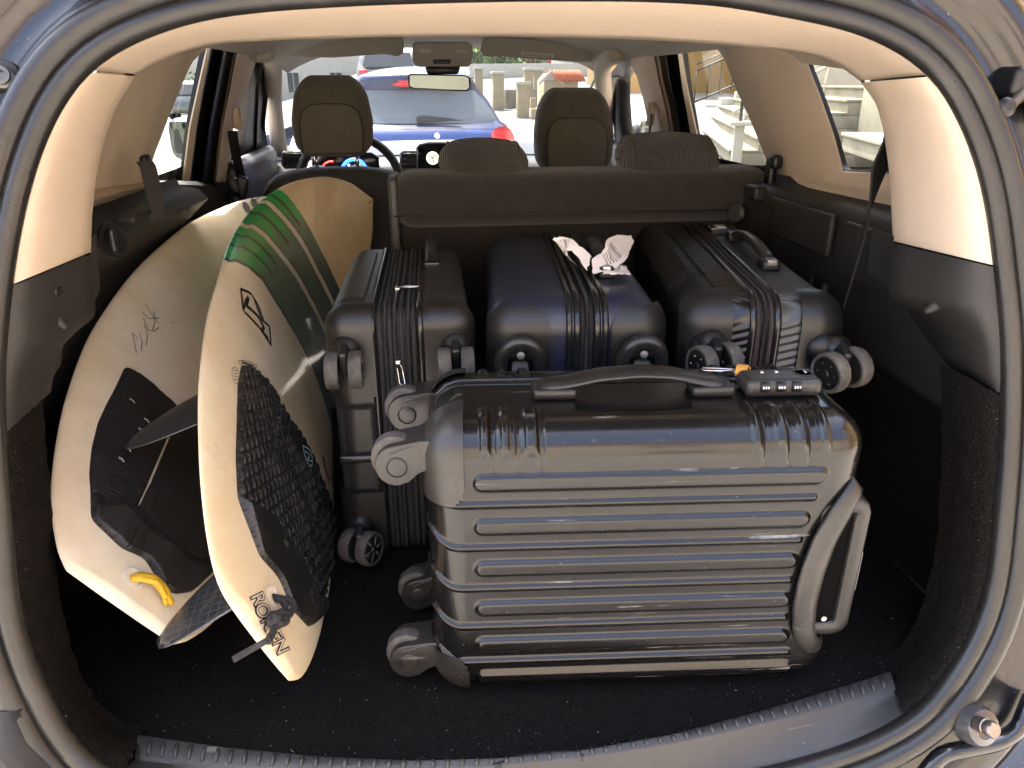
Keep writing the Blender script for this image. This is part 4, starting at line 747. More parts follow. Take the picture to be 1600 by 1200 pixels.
c3, Vn, F3, cen3, Nn3 = standing_case('black twill-textured hard suitcase against the staircase-side wall, twin wheels with dark studded hubs', (0.415, 1.305, 0.002), R(-10), 0.242, 0.665, 0.437, 0.046, TWILL, (-0.018, 0.018), mat('maroon_zip_tape', (0.022, 0.013, 0.014), 0.6, var=0.2, bump=0.6, bscale=900), 0.006, n=(70, 110, 90), disp=dt, zips=(0.0,), lipm=GLOSSE, mat2=twillmat('twill_sheen_shell', (0.045, 0.048, 0.046), 46, 0.8, 0.34))  # right half coloured paler to stand for light caught by the weave
for xx in (-0.010, 0.010): tube('tape_fold', resample([(xx, a, b + 0.2185) for a, b in rect_loop(0.3325 - .003, 0.2185 - .003, .046, 10)], 120, closed=True), 0.0048, MATS['maroon_zip_tape'], c3, seg=8, closed=True, local=True, up=(1, 0, 0))
for sx, cx in ((-1, -0.082), (1, 0.086)):
    k = lambda q, cx=cx: (np.abs(q[:, 0] - cx) < 0.034) & (q[:, 2] > 0.325) & (q[:, 1] < -0.285)
    mask_mesh('corner_guard', Vn + Nn3 * 0.006, F3, cen3, k, BLKPL, c3)
    bl = lathe('ball_joint', [(0.026, 0), (0.024, 0.010), (0.016, 0.018), (0.006, 0.021)], BLKPL, (cx, -0.331, 0.364), (0.2 * sx, -1, 0.1), c3, local=True)
    twin_caster(c3, (cx + (0.018 if sx > 0 else 0.004), -0.3275 - 0.046, 0.346 if sx > 0 else 0.352), r=0.030, w=0.0098, gap=0.021, hub='studs', ax=(0.90, 0.42, 0.05) if sx > 0 else (0.92, 0.38, 0.0))
hnd3 = tube('carry_handle', smooth(resample([(0.052, -0.135, 0.4380), (0.052, -0.128, 0.4540), (0.052, -0.05, 0.4640), (0.052, 0.02, 0.4640), (0.052, 0.09, 0.4540), (0.052, 0.098, 0.4380)], 30), 1), 0.0115, HND, c3, local=True, flat=0.7)
rbox('handle_foot', (0.052, -0.14, 0.4460), (0.030, 0.036, 0.018), 0.005, BLKPL, hnd3, n=(3, 3, 3), local=True); rbox('handle_cap', (0.052, -0.150, 0.4520), (0.018, 0.020, 0.012), 0.003, mat('handle_cap_grey', (0.25, 0.25, 0.25), 0.3, metal=0.6), hnd3, n=(3, 3, 3), local=True)
rbox('handle_foot', (0.052, 0.105, 0.4460), (0.030, 0.036, 0.018), 0.005, BLKPL, hnd3, n=(3, 3, 3), local=True)
lkk = rbox('combination_lock', (0.040, 0.20, 0.4410), (0.040, 0.075, 0.012), 0.004, BLKPL, c3, n=(3, 4, 3), local=True); rbox('lock_label', (0.046, 0.205, 0.4475), (0.020, 0.034, 0.002), 0.0008, mat('label_white', (0.6, 0.6, 0.55), 0.6), lkk, n=(2, 2, 2), local=True)
for k in range(3): lathe('dial', [(0.005, -0.004), (0.0055, 0), (0.005, 0.004)], CHROME, (0.026, 0.18 + 0.014 * k, 0.4450), (0, 1, 0), lkk, seg=12, local=True)
rbox('end_foot', (0.110, -0.335, 0.205), (0.05, 0.012, 0.030), 0.005, BLKPL, c3, n=(3, 3, 3), local=True)
# -- airline tag looped on the navy case's handle
PAPER = bpy.data.materials.new('tag_paper'); PAPER.use_nodes = True; N_, L_, b_ = nodes_of(PAPER); b_.inputs['Roughness'].default_value = 0.6
uvn = N_.new('ShaderNodeUVMap'); mp = N_.new('ShaderNodeMapping'); mp.inputs['Scale'].default_value = (1, 44, 1); L_.new(uvn.outputs[0], mp.inputs[0]); nz = N_.new('ShaderNodeTexNoise'); nz.noise_dimensions = '1D'; nz.inputs['Scale'].default_value = 1.0; nz.inputs['Detail'].default_value = 0
sx = N_.new('ShaderNodeSeparateXYZ'); L_.new(mp.outputs[0], sx.inputs[0]); L_.new(sx.outputs[1], nz.inputs['W']); sx2 = N_.new('ShaderNodeSeparateXYZ'); L_.new(uvn.outputs[0], sx2.inputs[0])
def mth(op, a, b):
    n = N_.new('ShaderNodeMath'); n.operation = op
    for i, v in enumerate((a, b)):
        if isinstance(v, (int, float)): n.inputs[i].default_value = v
        else: L_.new(v, n.inputs[i])
    return n.outputs[0]
bars = mth('MULTIPLY', mth('GREATER_THAN', nz.outputs[0], 0.52), mth('MULTIPLY', mth('GREATER_THAN', sx2.outputs[0], 0.18), mth('LESS_THAN', sx2.outputs[0], 0.82)))
bars = mth('MULTIPLY', bars, mth('MULTIPLY', mth('GREATER_THAN', sx2.outputs[1], 0.18), mth('LESS_THAN', sx2.outputs[1], 0.55)))
mx = N_.new('ShaderNodeMix'); mx.data_type = 'RGBA'; L_.new(bars, mx.inputs[0]); mx.inputs[6].default_value = (0.74, 0.70, 0.66, 1); mx.inputs[7].default_value = (0.12, 0.12, 0.13, 1); L_.new(mx.outputs[2], b_.inputs['Base Color'])
tagt = thing('flight_tag', 'crumpled white paper flight tag with bar codes looped round the navy suitcase handle', 'paper tag', P(915, 405, Y=1.25))
def ribbon(name, ed0, ed1, n=22):
    a, b = smooth(resample(ed0, n), 2), smooth(resample(ed1, n), 2); rows = [a * (1 - t_) + b * t_ + np.array([0, 0.002, 0.0015]) * math.sin(t_ * 9) for t_ in np.linspace(0, 1, 7)]
    rows = np.array(rows) + RNG.normal(size=(7, n, 3)) * 0.0006
    return loft(name, rows.transpose(1, 0, 2), PAPER, tagt, uv=True)
def tp(l, Y): return [P(x, y, Y=Y + d) for x, y, d in l]
ribbon('tag_loop', tp([(872,380,.02),(862,374,.0),(870,369,.01),(892,372,.02),(915,392,.0),(925,400,-.02)], 1.20), tp([(905,420,.03),(886,402,-.02),(880,392,-.01),(895,392,.0),(908,410,-.02),(916,424,-.04)], 1.20))
ribbon('tag_loop', tp([(925,404,-.03),(940,396,-.01),(948,385,.0),(945,376,.02),(962,366,.05),(986,368,.07)], 1.20), tp([(926,430,-.06),(950,424,-.05),(972,414,-.03),(980,405,-.01),(984,392,.03),(991,378,.06)], 1.20))
ribbon('tag_tail', tp([(942,428,0),(960,428,0.01),(986,430,0.02)], 1.13), tp([(958,414,.02),(972,416,.03),(978,415,.04)], 1.15), n=10)
# ================================================================== surfboards
class Board:
    K = [0, .02, .05, .1, .18, .3, .45, .6, .75, .88, .96, 1]
    def __init__(s, T, Ny, phi, rn, rt, nose, knots, th=0.052):
        s.T = np.array(T); N = P(*nose, Y=Ny); a = N - s.T; s.L = np.linalg.norm(a); s.a = a / s.L; u0 = np.array([0, 0, 1.0]) - s.a * s.a[2]; u0 /= np.linalg.norm(u0)
        l = np.cross(u0, s.a); l *= -np.sign(l[0]); s.W = math.cos(phi) * u0 + math.sin(phi) * l; n = np.cross(s.a, s.W); s.n = n * np.sign(n[0]); s.rn, s.rt, s.kn, s.th = rn, rt, knots, th
    def w(s, u): return pchip(s.K, s.kn, np.clip(u, 0, 1))
    def base(s, u):
        m = .45; rock = np.where(u > m, s.rn * np.clip((u - m) / (1 - m), 0, None) ** 2.2, s.rt * np.clip((m - u) / m, 0, None) ** 2.2); return rock - (s.rt * (1 - u) + s.rn * u)
    def thick(s, u): return s.th * np.interp(u, [-0.02, 0, .05, .2, .45, .75, .93, 1.0], [.30, .34, .5, .82, 1.0, .86, .45, .16])
    def deckh(s, u, lat):
        q = np.clip(np.abs(lat) / np.maximum(s.w(u), 1e-4), 0, 0.999); return s.thick(u) * 0.5 * (1 - q ** 2.6) ** 0.55
    def pt(s, u, lat, h): u = np.asarray(u, float); return s.T + np.multiply.outer(u * s.L, s.a) + np.multiply.outer(np.asarray(lat, float), s.W) + np.multiply.outer(s.base(u) + h, s.n)
    def deck(s, u, lat, off=0.0): u = np.asarray(u, float); return s.pt(u, lat, s.deckh(u, np.asarray(lat, float)) + off)
    def uv(s, px):
        h = 0.02
        for _ in range(12):
            p = PP(px, s.n, s.n @ s.T + h); u = ((p - s.T) @ s.a) / s.L; lat = (p - s.T) @ s.W; h = float(s.base(np.array(u))) + float(s.deckh(np.array(u), np.array(lat)))
        return u, lat
    def uvs(s, l): return np.array([s.uv(q) for q in l])
    def build(s, parent, m, colfn, ns=420, nt=120, tail_round=0.02):
        us = np.r_[np.linspace(0, 0.03, 26)[:-1], np.linspace(0.03, 1, ns)]; th = np.linspace(0, 2 * math.pi, nt, endpoint=False); c, sn = np.cos(th), np.sin(th)
        U, C_ = np.meshgrid(us, c, indexing='ij'); S_ = np.broadcast_to(sn, U.shape)
        fade = np.clip(U / 0.012, 0, 1) ** 0.5                                     # rounded end of the tail
        lat = s.w(U) * np.sign(C_) * np.abs(C_) ** 0.82 * (0.93 + 0.07 * fade); q = np.clip(np.abs(C_), 0, 1) ** 0.82
        h = s.thick(U) * 0.5 * (1 - np.clip(q, 0, 0.9999) ** 2.6) ** 0.55 * np.sign(S_) * np.clip(U / 0.008, 0.02, 1) ** 0.5
        uu = U - 0.010 * (1 - (lat / np.maximum(s.w(U), 1e-4)) ** 2) * (1 - fade) * 0
        X = s.pt(uu.ravel(), lat.ravel(), h.ravel()).reshape(U.shape + (3,))
        o = loft('board_body', X, m, parent, closed=True, caps=True)
        col = colfn(U.ravel(), lat.ravel(), (S_ >= 0).ravel(), (s.w(U)).ravel()); ca = o.data.color_attributes.new('paint', 'FLOAT_COLOR', 'POINT'); ca.data.foreach_set('color', np.c_[col, np.ones(len(col))].astype(np.float32).ravel())
        return o
def boardmat(name):
    m = mat(name, (0.7, 0.65, 0.5), 0.34, coat=0.25, var=0); N_, L_, b_ = nodes_of(m); at = N_.new('ShaderNodeVertexColor'); at.layer_name = 'paint'; tc = N_.new('ShaderNodeTexCoord')
    n1 = N_.new('ShaderNodeTexNoise'); n1.inputs['Scale'].default_value = 5; n1.inputs['Detail'].default_value = 7; n1.inputs['Roughness'].default_value = 0.7; L_.new(tc.outputs['Object'], n1.inputs[0])
    rp = N_.new('ShaderNodeValToRGB'); rp.color_ramp.elements[0].position = 0.38; rp.color_ramp.elements[0].color = (0.80, 0.72, 0.60, 1); rp.color_ramp.elements[1].position = 0.62; rp.color_ramp.elements[1].color = (1, 1, 1, 1); L_.new(n1.outputs[0], rp.inputs[0])
    mx = N_.new('ShaderNodeMix'); mx.data_type = 'RGBA'; mx.blend_type = 'MULTIPLY'; mx.inputs[0].default_value = 0.7; L_.new(at.outputs[0], mx.inputs[6]); L_.new(rp.outputs[0], mx.inputs[7])
    n2 = N_.new('ShaderNodeTexNoise'); n2.inputs['Scale'].default_value = 26; n2.inputs['Detail'].default_value = 5; L_.new(tc.outputs['Object'], n2.inputs[0])
    r2 = N_.new('ShaderNodeValToRGB'); r2.color_ramp.elements[0].position = 0.66; r2.color_ramp.elements[0].color = (0, 0, 0, 1); r2.color_ramp.elements[1].position = 0.8; r2.color_ramp.elements[1].color = (0.35,) * 3 + (1,); L_.new(n2.outputs[0], r2.inputs[0])
    m2 = N_.new('ShaderNodeMix'); m2.data_type = 'RGBA'; L_.new(r2.outputs[0], m2.inputs[0]); L_.new(mx.outputs[2], m2.inputs[6]); m2.inputs[7].default_value = (0.30, 0.24, 0.16, 1)
    L_.new(m2.outputs[2], b_.inputs['Base Color'])
    r3 = N_.new('ShaderNodeValToRGB'); r3.color_ramp.elements[0].color = (0.26,) * 3 + (1,); r3.color_ramp.elements[1].color = (0.58,) * 3 + (1,); L_.new(n1.outputs[0], r3.inputs[0]); L_.new(r3.outputs[0], b_.inputs['Roughness']); return m
INK = mat('printed_ink', (0.012, 0.012, 0.012), 0.4, var=0)
def deck_line(name, B, px, wd, m, parent, off=0.0006, px_space=True, n=None):
    q = B.uvs(px) if px_space else np.array(px); q = resample(q * [B.L, 1], n or max(8, 5 * len(px))) / [B.L, 1]
    c = B.deck(q[:, 0], q[:, 1], off); t = np.gradient(c, axis=0); sd = np.cross(t, B.n); sd /= np.linalg.norm(sd, axis=1)[:, None]; wdv = np.broadcast_to(np.array(wd, float), (len(c),))[:, None] / 2
    return loft(name, [c - sd * wdv, c + sd * wdv], m, parent)
def inside(poly, x, y):
    p = np.array(poly); r = np.zeros(x.shape, bool); j = len(p) - 1
    for i in range(len(p)):
        c = ((p[i, 1] > y) != (p[j, 1] > y)) & (x < (p[j, 0] - p[i, 0]) * (y - p[i, 1]) / (p[j, 1] - p[i, 1] + 1e-12) + p[i, 0]); r ^= c; j = i
    return r
def edge_snap(poly, x, y):
    p = np.array(poly, float); q = np.roll(p, -1, 0); d = np.full(x.shape, 9.0); ox, oy = x.copy(), y.copy()
    for a, b in zip(p, q):
        v = b - a; t = np.clip(((x - a[0]) * v[0] + (y - a[1]) * v[1]) / (v @ v + 1e-12), 0, 1); qx, qy = a[0] + t * v[0], a[1] + t * v[1]; dd = np.hypot(x - qx, y - qy); m = dd < d; d[m] = dd[m]; ox[m] = qx[m]; oy[m] = qy[m]
    return ox, oy, d
def edge_dist(poly, x, y, closed=True):
    p = np.array(poly, float); q = np.roll(p, -1, 0) if closed else p[1:]; p = p if closed else p[:-1]; d = np.full(x.shape, 9.0)
    for a, b in zip(p, q):
        v = b - a; t = np.clip(((x - a[0]) * v[0] + (y - a[1]) * v[1]) / (v @ v + 1e-12), 0, 1); d = np.minimum(d, np.hypot(x - a[0] - t * v[0], y - a[1] - t * v[1]))
    return d
def deck_pad(name, B, poly, hfn, m, parent, step=0.0016, base=0.0045):
    """foam pad on the deck: poly in metres (along, across)"""
    p = np.array(poly); xs = np.arange(p[:, 0].min() - step, p[:, 0].max() + step, step); ys = np.arange(p[:, 1].min() - step, p[:, 1].max() + step, step); X, Y = np.meshgrid(xs, ys, indexing='ij')
    p = smooth(resample(p, 160, closed=True), 1, closed=True); ins = inside(p, X, Y); sxx, syy, d = edge_snap(p, X, Y); keep = ins | (d < step * 1.3); sn = keep & (~ins | (d < step * 0.35)); X = np.where(sn, sxx, X); Y = np.where(sn, syy, Y); ins = ins & ~sn; h = np.clip(d / 0.0022, 0, 1) ** 0.6 * ins; H = (base + hfn(X, Y)) * h
    idx = -np.ones(X.shape, int); idx[keep] = np.arange(keep.sum()); V = B.deck(X[keep] / B.L, Y[keep], 0.0) + np.multiply.outer(H[keep], B.n); F = []
    ok = keep[:-1, :-1] & keep[1:, :-1] & keep[1:, 1:] & keep[:-1, 1:]; I = np.argwhere(ok)
    F = np.c_[idx[I[:, 0], I[:, 1]], idx[I[:, 0] + 1, I[:, 1]], idx[I[:, 0] + 1, I[:, 1] + 1], idx[I[:, 0], I[:, 1] + 1]]
    return mesh(name, V, F, m, parent)
def fin(B, parent, u, lat, chord, depth, rake, cant=0.0, m=None, th=0.004, bend=0.0):
    """blade standing out of the bottom skin"""
    rows = []; side = []; ns = 16
    for k in range(ns):
        t = k / (ns - 1); ch = chord * (1 - t ** 2.2) ** 0.55 + 0.004; mid = -rake * t ** 1.35; x0, x1 = mid - ch * 0.5, mid + ch * 0.5
        prof = []
        for a in np.linspace(0, 2 * math.pi, 18, endpoint=False):
            xx = (x0 + x1) / 2 + (x1 - x0) / 2 * math.cos(a); yy = th * (1 - 0.75 * t) * math.sin(a)
            prof.append(B.pt(u + xx / B.L, lat + yy + cant * depth * t + bend * t * t, 0) * 0 + B.T + B.a * (u * B.L + xx) + B.W * (lat + yy + cant * depth * t + bend * t * t) + B.n * (float(B.base(np.array(u))) - float(B.deckh(np.array(u), np.array(lat))) + 0.004 - depth * t))
        rows.append(prof)
    return loft('fin', rows, m, parent, closed=True, caps=True)
# ---------------- near board: cream with green bands
B1 = Board((-0.3413, 0.6708, 0.1665), 2.2141, 0.314, 0.2445, 0.0, (581.2, 311.4), [0.0802, 0.109, 0.1349, 0.1646, 0.1962, 0.2165, 0.2195, 0.2135, 0.1953, 0.1485, 0.0797, 0.0022])
bd1 = thing('surfboard', 'cream surfboard with green striped bands and scaly black tail pad, tail towards us', 'surfboard', tuple(B1.T * [1, 1, 0]), group='surfboards')
def edge_of(l):
    q = B1.uvs(l); q = q[np.argsort(q[:, 1])]; return lambda lat: np.interp(lat, q[:, 1], q[:, 0]) + np.where(lat < q[0, 1], (lat - q[0, 1]) * (q[1, 0] - q[0, 0]) / (q[1, 1] - q[0, 1] + 1e-9) * 0.5, 0)
E_lo = edge_of([(358,408),(369,407),(388,416),(410,436),(432,472),(459,516),(490,575),(508,628)]); E_hi = edge_of([(428,293),(438,297),(450,306),(478,346),(505,398),(525,440)])
E_a = edge_of([(405,316),(417,316),(443,340),(472,379),(496,425),(520,473)]); E_b = edge_of([(383,354),(395,354),(413,367),(443,403),(468,438),(487,473)])
def paint1(u, lat, deck, w):
    n = len(u); cream = np.array([0.80, 0.69, 0.48]); c = np.tile(cream, (n, 1)); tan = np.array([0.76, 0.61, 0.39]); t = np.clip((u - 0.55) / 0.25, 0, 1)[:, None]; c = c * (1 - t) + tan * t
    lo, hi, a, b = E_lo(lat), E_hi(lat), E_a(lat), E_b(lat); band = (u > lo) & (u < hi)
    rail = lat / w; k = np.clip((rail - 0.56 - 0.06 * np.sin(u * 90)) / 0.16, 0, 1)[:, None]; g = np.array([0.006, 0.33, 0.055]); dull = np.array([0.12, 0.19, 0.12]); blue = np.array([0.04, 0.085, 0.10])
    tt = np.clip((0.25 - rail) / 0.9, 0, 1)[:, None]; dl_ = dull * (1 - tt) + blue * tt
    st = (0.72 + 0.55 * RNG.random(n) * (0.5 + 0.5 * np.sin(lat * 700 + 9 * np.sin(u * 230))))[:, None]; gc = dl_ * st * (1 - k) + g * k
    c = np.where(band[:, None], gc, c)
    for e, wd in ((a, 0.0075), (b, 0.0075)): c = np.where((band & (np.abs(u - e) < wd))[:, None], np.array([0.60, 0.54, 0.47]), c)
    for e, off in ((a, 0.0095), (b, 0.0095), (a, -0.0095)): c = np.where((band & (np.abs(u - e - off) < 0.0018))[:, None], np.array([0.02, 0.03, 0.02]), c)
    c = np.where((np.abs(u - lo) < 0.0045)[:, None] & (lat > -w * 0.98)[:, None], np.array([0.012, 0.016, 0.012]), c)
    dk = band & (rail > 0.5)
    for f0, f1 in ((0.36, 0.43), (0.66, 0.73)): c = np.where((dk & (u > lo + (b - lo) * f0) & (u < lo + (b - lo) * f1))[:, None], np.array([0.012, 0.03, 0.016]), c)
    c = np.where((dk & (u > b + (a - b) * 0.48) & (u < b + (a - b) * 0.58))[:, None], np.array([0.012, 0.03, 0.016]), c); c = np.where((dk & (u > a + (hi - a) * 0.45) & (u < a + (hi - a) * 0.58))[:, None], np.array([0.012, 0.03, 0.016]), c)
    st = (np.abs(lat) < 0.0018) & ((u < 0.05) | (u > 0.4)) & ~band; c = np.where(st[:, None], np.array([0.33, 0.17, 0.06]), c); return c
body1 = B1.build(bd1, boardmat('near_board_resin'), paint1, ns=520, nt=150)
PADM = mat('pad_foam', (0.0105, 0.0105, 0.011), 0.27, var=0.25, vscale=40, bump=0.4, bscale=700, dust=0.10)
PADS = mat('pad_kick_foam', (0.014, 0.0145, 0.016), 0.6, var=0.15, vscale=20, bump=0.25, bscale=600, dust=0.06)
def up(B, l): return B.uvs(l) * [B.L, 1]
pad1 = up(B1, [(377,570),(371,600),(370,640),(368,715),(371,779),(381,805),(405,869),(429,895),(439,910),(454,951),(482,981),(504,959),(502,936),(508,910),(521,861),(522,824),(506,771),(491,730),(484,711),(465,677),(446,652),(431,624),(424,608),(410,591),(388,574)])
gro1 = up(B1, [(434,630),(428,660),(422,695),(414,738)]); gro2 = up(B1, [(503,766),(492,800),(480,850)])
kick1 = up(B1, [(366,772),(395,790),(418,803),(438,835),(462,868),(470,890),(486,925),(512,940)])
def scales(x, y, ang=0.5, p=0.019, q=0.0145):
    c, s = math.cos(ang), math.sin(ang); u = (x * c + y * s) / p; v = (-x * s + y * c) / q; r = np.floor(v); u = u + 0.5 * (r % 2); fu, fv = u - np.floor(u) - 0.5, v - r - 0.5
    j = np.sin(np.floor(u) * 12.9898 + r * 78.233) * 43758.5453; j = j - np.floor(j); return (0.0048 + 0.0016 * j) * np.clip(1 - (fu * 1.7) ** 2 - (fv * 1.6) ** 2, 0, 1) ** 0.6 * (0.5 + 1.0 * (fv + 0.5) * 0.7)
def side_of(line, x, y): 
    i = np.interp(y, line[np.argsort(line[:, 1]), 1], line[np.argsort(line[:, 1]), 0]); return x - i        # >0: ahead (towards the nose)
def h1(x, y):
    s = side_of(kick1, x, y); g = np.minimum(edge_dist(gro1, x, y, False), edge_dist(gro2, x, y, False)); h = scales(x, y) * (s > 0); 
    kk = np.clip(-s / 0.012, 0, 1); h = h + kk * 0.011 * np.clip(1 + s / 0.10, 0.25, 1)
    for (cx, cy) in up(B1, [(425,830),(433,857),(450,862),(474,934),(498,948)]): h = h - 0.003 * ((np.abs(x - cx) < 0.0075) & (np.abs(y - cy) < 0.0055)) * (s < 0)
    g3 = np.abs(side_of(np.array([[a, b] for a, b in up(B1, [(428,895),(450,892),(470,888)])]), x, y)); return h * np.clip(g / 0.003, 0.0, 1) - 0.0035 * (g < 0.0022)
tp1 = deck_pad('tail_pad', B1, pad1, h1, PADM, bd1); tp1['label'] = 'black tail pad covered in fish-scale bumps'
# logos and writing
lgo = deck_line('diamond_logo', B1, [(376,452),(391,458),(404,478),(412,503),(421,510),(423,540),(405,512),(391,497),(380,486),(376,452)], 0.0062, INK, bd1)
deck_line('logo_stroke', B1, [(388,464),(384,478),(392,484),(404,496),(412,512),(408,517),(419,530)], 0.0085, INK, lgo); deck_line('logo_stroke', B1, [(397,468),(405,490),(410,503)], 0.0075, INK, lgo); deck_line('logo_stroke', B1, [(381,482),(384,470),(387,466)], 0.006, INK, lgo)
def ring_px(c, rx, ry, k=20, rot=0): return [(c[0] + rx * math.cos(a) * math.cos(rot) - ry * math.sin(a) * math.sin(rot), c[1] + rx * math.cos(a) * math.sin(rot) + ry * math.sin(a) * math.cos(rot)) for a in np.linspace(0, 2 * math.pi, k)]
GREYINK = mat('grey_ink', (0.10, 0.09, 0.08), 0.5, var=0.2)
rg = deck_line('maker_stamp', B1, ring_px((368, 587), 6.0, 13, rot=-0.2), 0.0012, GREYINK, bd1)
for k in range(4): deck_line('stamp_line', B1, [(365, 579 + 4.4 * k), (371.5, 580 + 4.4 * k)], 0.0012, GREYINK, rg)
r2_ = deck_line('maker_stamp', B1, ring_px((386, 569), 15.5, 4.2, rot=0.27), 0.0012, GREYINK, bd1); deck_line('stamp_line', B1, [(377, 566), (396, 572)], 0.0035, INK, r2_)
PADL = mat('pale_green_print', (0.22, 0.36, 0.33), 0.6)
def pad_line(name, px, wd, m, par): return deck_line(name, B1, px, wd, m, par, off=0.0105)
lg2 = pad_line('pad_logo', [(464,699),(466,712),(470,724),(475,732),(479,728),(478,714),(473,704),(464,699)], 0.0028, PADL, tp1); pad_line('logo_stroke', [(467,707),(475,714),(471,721),(478,724)], 0.0026, PADL, lg2)
bl_ = deck_line('black_emblem', B1, [(504,712),(507,730),(511,742),(514,752)], [0.004, 0.008, 0.012, 0.012, 0.008] + [0.008] * 15, INK, bd1); deck_line('black_emblem', B1, [(517,742),(521,755),(524,768),(524,778)], 0.007, INK, bd1)
# brand letters near the tail
def letter(ch, c_px, size_px, ang, m, parent, off, grow=0.0, name='letter'):
    cu = bpy.data.curves.new(name, 'FONT'); cu.body = ch; cu.align_x = 'CENTER'; cu.align_y = 'CENTER'; cu.size = 1.0; cu.offset = grow; cu.resolution_u = 4; ob = bpy.data.objects.new(name, cu); COL.objects.link(ob)
    bpy.context.view_layer.update(); me = bpy.data.meshes.new_from_object(ob.evaluated_get(bpy.context.evaluated_depsgraph_get())); bpy.data.objects.remove(ob); bpy.data.curves.remove(cu)
    bm = bmesh.new(); bm.from_mesh(me); bmesh.ops.triangulate(bm, faces=bm.faces); V = np.array([v.co[:] for v in bm.verts]); F = [[v.index for v in f.verts] for f in bm.faces]; bm.free(); bpy.data.meshes.remove(me)
    c, s = math.cos(ang), math.sin(ang); px = [(c_px[0] + size_px * (x * c - (-y) * s), c_px[1] + size_px * (x * s + (-y) * c)) for x, y, _ in V]; q = B1.uvs(px)
    return mesh(name, B1.deck(q[:, 0], q[:, 1], off), F, m, parent, sm=False)
LETF = mat('letter_cream', (0.62, 0.55, 0.46), 0.5, var=0); ta = math.atan2(100, 50)
for ch, pp_ in zip('ROKEN', ((402, 936), (409, 955), (418, 974), (428, 993), (437, 1011))):
    a_ = letter(ch, pp_, 30, ta, INK, bd1, 0.0005, 0.05); letter(ch, pp_, 30, ta, LETF, a_, 0.0010, -0.006, 'letter_face')
# leash plug and cord
CUP = mat('leash_plug_white', (0.62, 0.58, 0.50), 0.4); CORD = mat('black_cord', (0.022, 0.021, 0.021), 0.85, var=0.3, vscale=200, bump=0.9, bscale=500)
def plug(B, px, r, parent):
    q = B.uv(px); c = B.deck(np.array(q[0]), np.array(q[1])); return lathe('leash_plug', [(r, -0.002), (r, 0.0012), (r * .8, 0.0018), (r * .74, 0.0005), (r * .7, -0.004)], CUP, c, B.n, parent)
plug(B1, (426, 931), 0.013, bd1)
def cord(B, pts, r, m, parent, name='leash_cord', n=40, fl=1.0):
    q = [];
    for x, y, o in pts: u, l = B.uv((x, y)); q.append(B.deck(np.array(u), np.array(l), o))
    return tube(name, smooth(resample(q, n), 2), r, m, parent, seg=10, flat=fl)
cord(B1, [(427,932,-.002),(430,940,.008),(434,950,.010),(432,960,.010),(424,968,.012),(416,974,.016)], 0.0042, CORD, bd1); cord(B1, [(429,932,-.002),(436,944,.016),(437,956,.018),(430,968,.017),(420,974,.017)], 0.0042, CORD, bd1)
kt = [(418 + 8 * math.cos(a), 972 + 9 * math.sin(a), 0.013 + 0.006 * math.sin(2.5 * a)) for a in np.linspace(0, 11, 26)]; cord(B1, kt, 0.0045, CORD, bd1, 'knot', 70)
cord(B1, [(414,980,.014),(409,995,.012),(402,1007,.012)], 0.0040, CORD, bd1)
e0 = B1.deck(np.array(B1.uv((402, 1005))[0]), np.array(B1.uv((402, 1005))[1]), 0.012); tube('leash_cord', smooth(resample([e0, P(390, 1016, Y=e0[1] - 0.004), P(376, 1024, Y=e0[1] - 0.008), P(364, 1031, Y=e0[1] - 0.012)], 16), 1), 0.0036, CORD, bd1)
FINM = mat('smoky_fin', (0.05, 0.049, 0.046), 0.3, var=0.1, coat=0.3); FINH = mat('honeycomb_fin', (0.030, 0.030, 0.032), 0.22, coat=0.5, var=0.1)
N_, L_, b_ = nodes_of(FINH); vo = N_.new('ShaderNodeTexVoronoi'); vo.feature = 'DISTANCE_TO_EDGE'; vo.voronoi_dimensions = '2D'; vo.inputs['Scale'].default_value = 95; vo.inputs['Randomness'].default_value = 0.0; tc = N_.new('ShaderNodeTexCoord'); L_.new(tc.outputs['Object'], vo.inputs[0])
rp = N_.new('ShaderNodeValToRGB'); rp.color_ramp.elements[0].position = 0.03; rp.color_ramp.elements[0].color = (0.055, 0.053, 0.048, 1); rp.color_ramp.elements[1].position = 0.07; rp.color_ramp.elements[1].color = (0.028, 0.029, 0.031, 1); L_.new(vo.outputs['Distance'], rp.inputs[0]); L_.new(rp.outputs[0], b_.inputs['Base Color'])
f1 = fin(B1, bd1, 0.235, 0.115, 0.105, 0.125, 0.075, 0.10, FINM); fin(B1, bd1, 0.195, -0.115, 0.105, 0.06, 0.04, -0.1, FINM)
fin(B1, bd1, 0.075, 0.0, 0.105, 0.108, 0.075, 0.0, FINH)
# ---------------- far board: off-white with pencilled writing
B2 = Board((-0.5123, 0.7557, 0.1582), 2.2607, 0.5966, 0.0725, 0.049, (489.1, 330.8), [0.0835, 0.1048, 0.1298, 0.1571, 0.1893, 0.2193, 0.231, 0.2225, 0.19, 0.138, 0.0731, 0.0022])
bd2 = thing('surfboard', 'off-white surfboard with pencilled letters and smooth black pad, leaning on the boot wall', 'surfboard', tuple(B2.T * [1, 1, 0]), group='surfboards')
def paint2(u, lat, deck, w):
    c = np.tile(np.array([0.80, 0.72, 0.57]), (len(u), 1)); st = (np.abs(lat) < 0.0022) & (u < 0.06); c = np.where(st[:, None], np.array([0.36, 0.17, 0.06]), c)
    return c
B2.build(bd2, boardmat('far_board_resin'), paint2, ns=260, nt=110)
pad2 = up(B2, [(195,573),(180,606),(167,630),(153,660),(143,700),(139,740),(141,764),(142,812),(189,857),(225,872),(251,914),(270,929),(300,925),(345,880),(385,800),(390,740),(360,690),(330,662),(283,643),(277,637),(262,622),(247,610),(238,600),(215,583)])
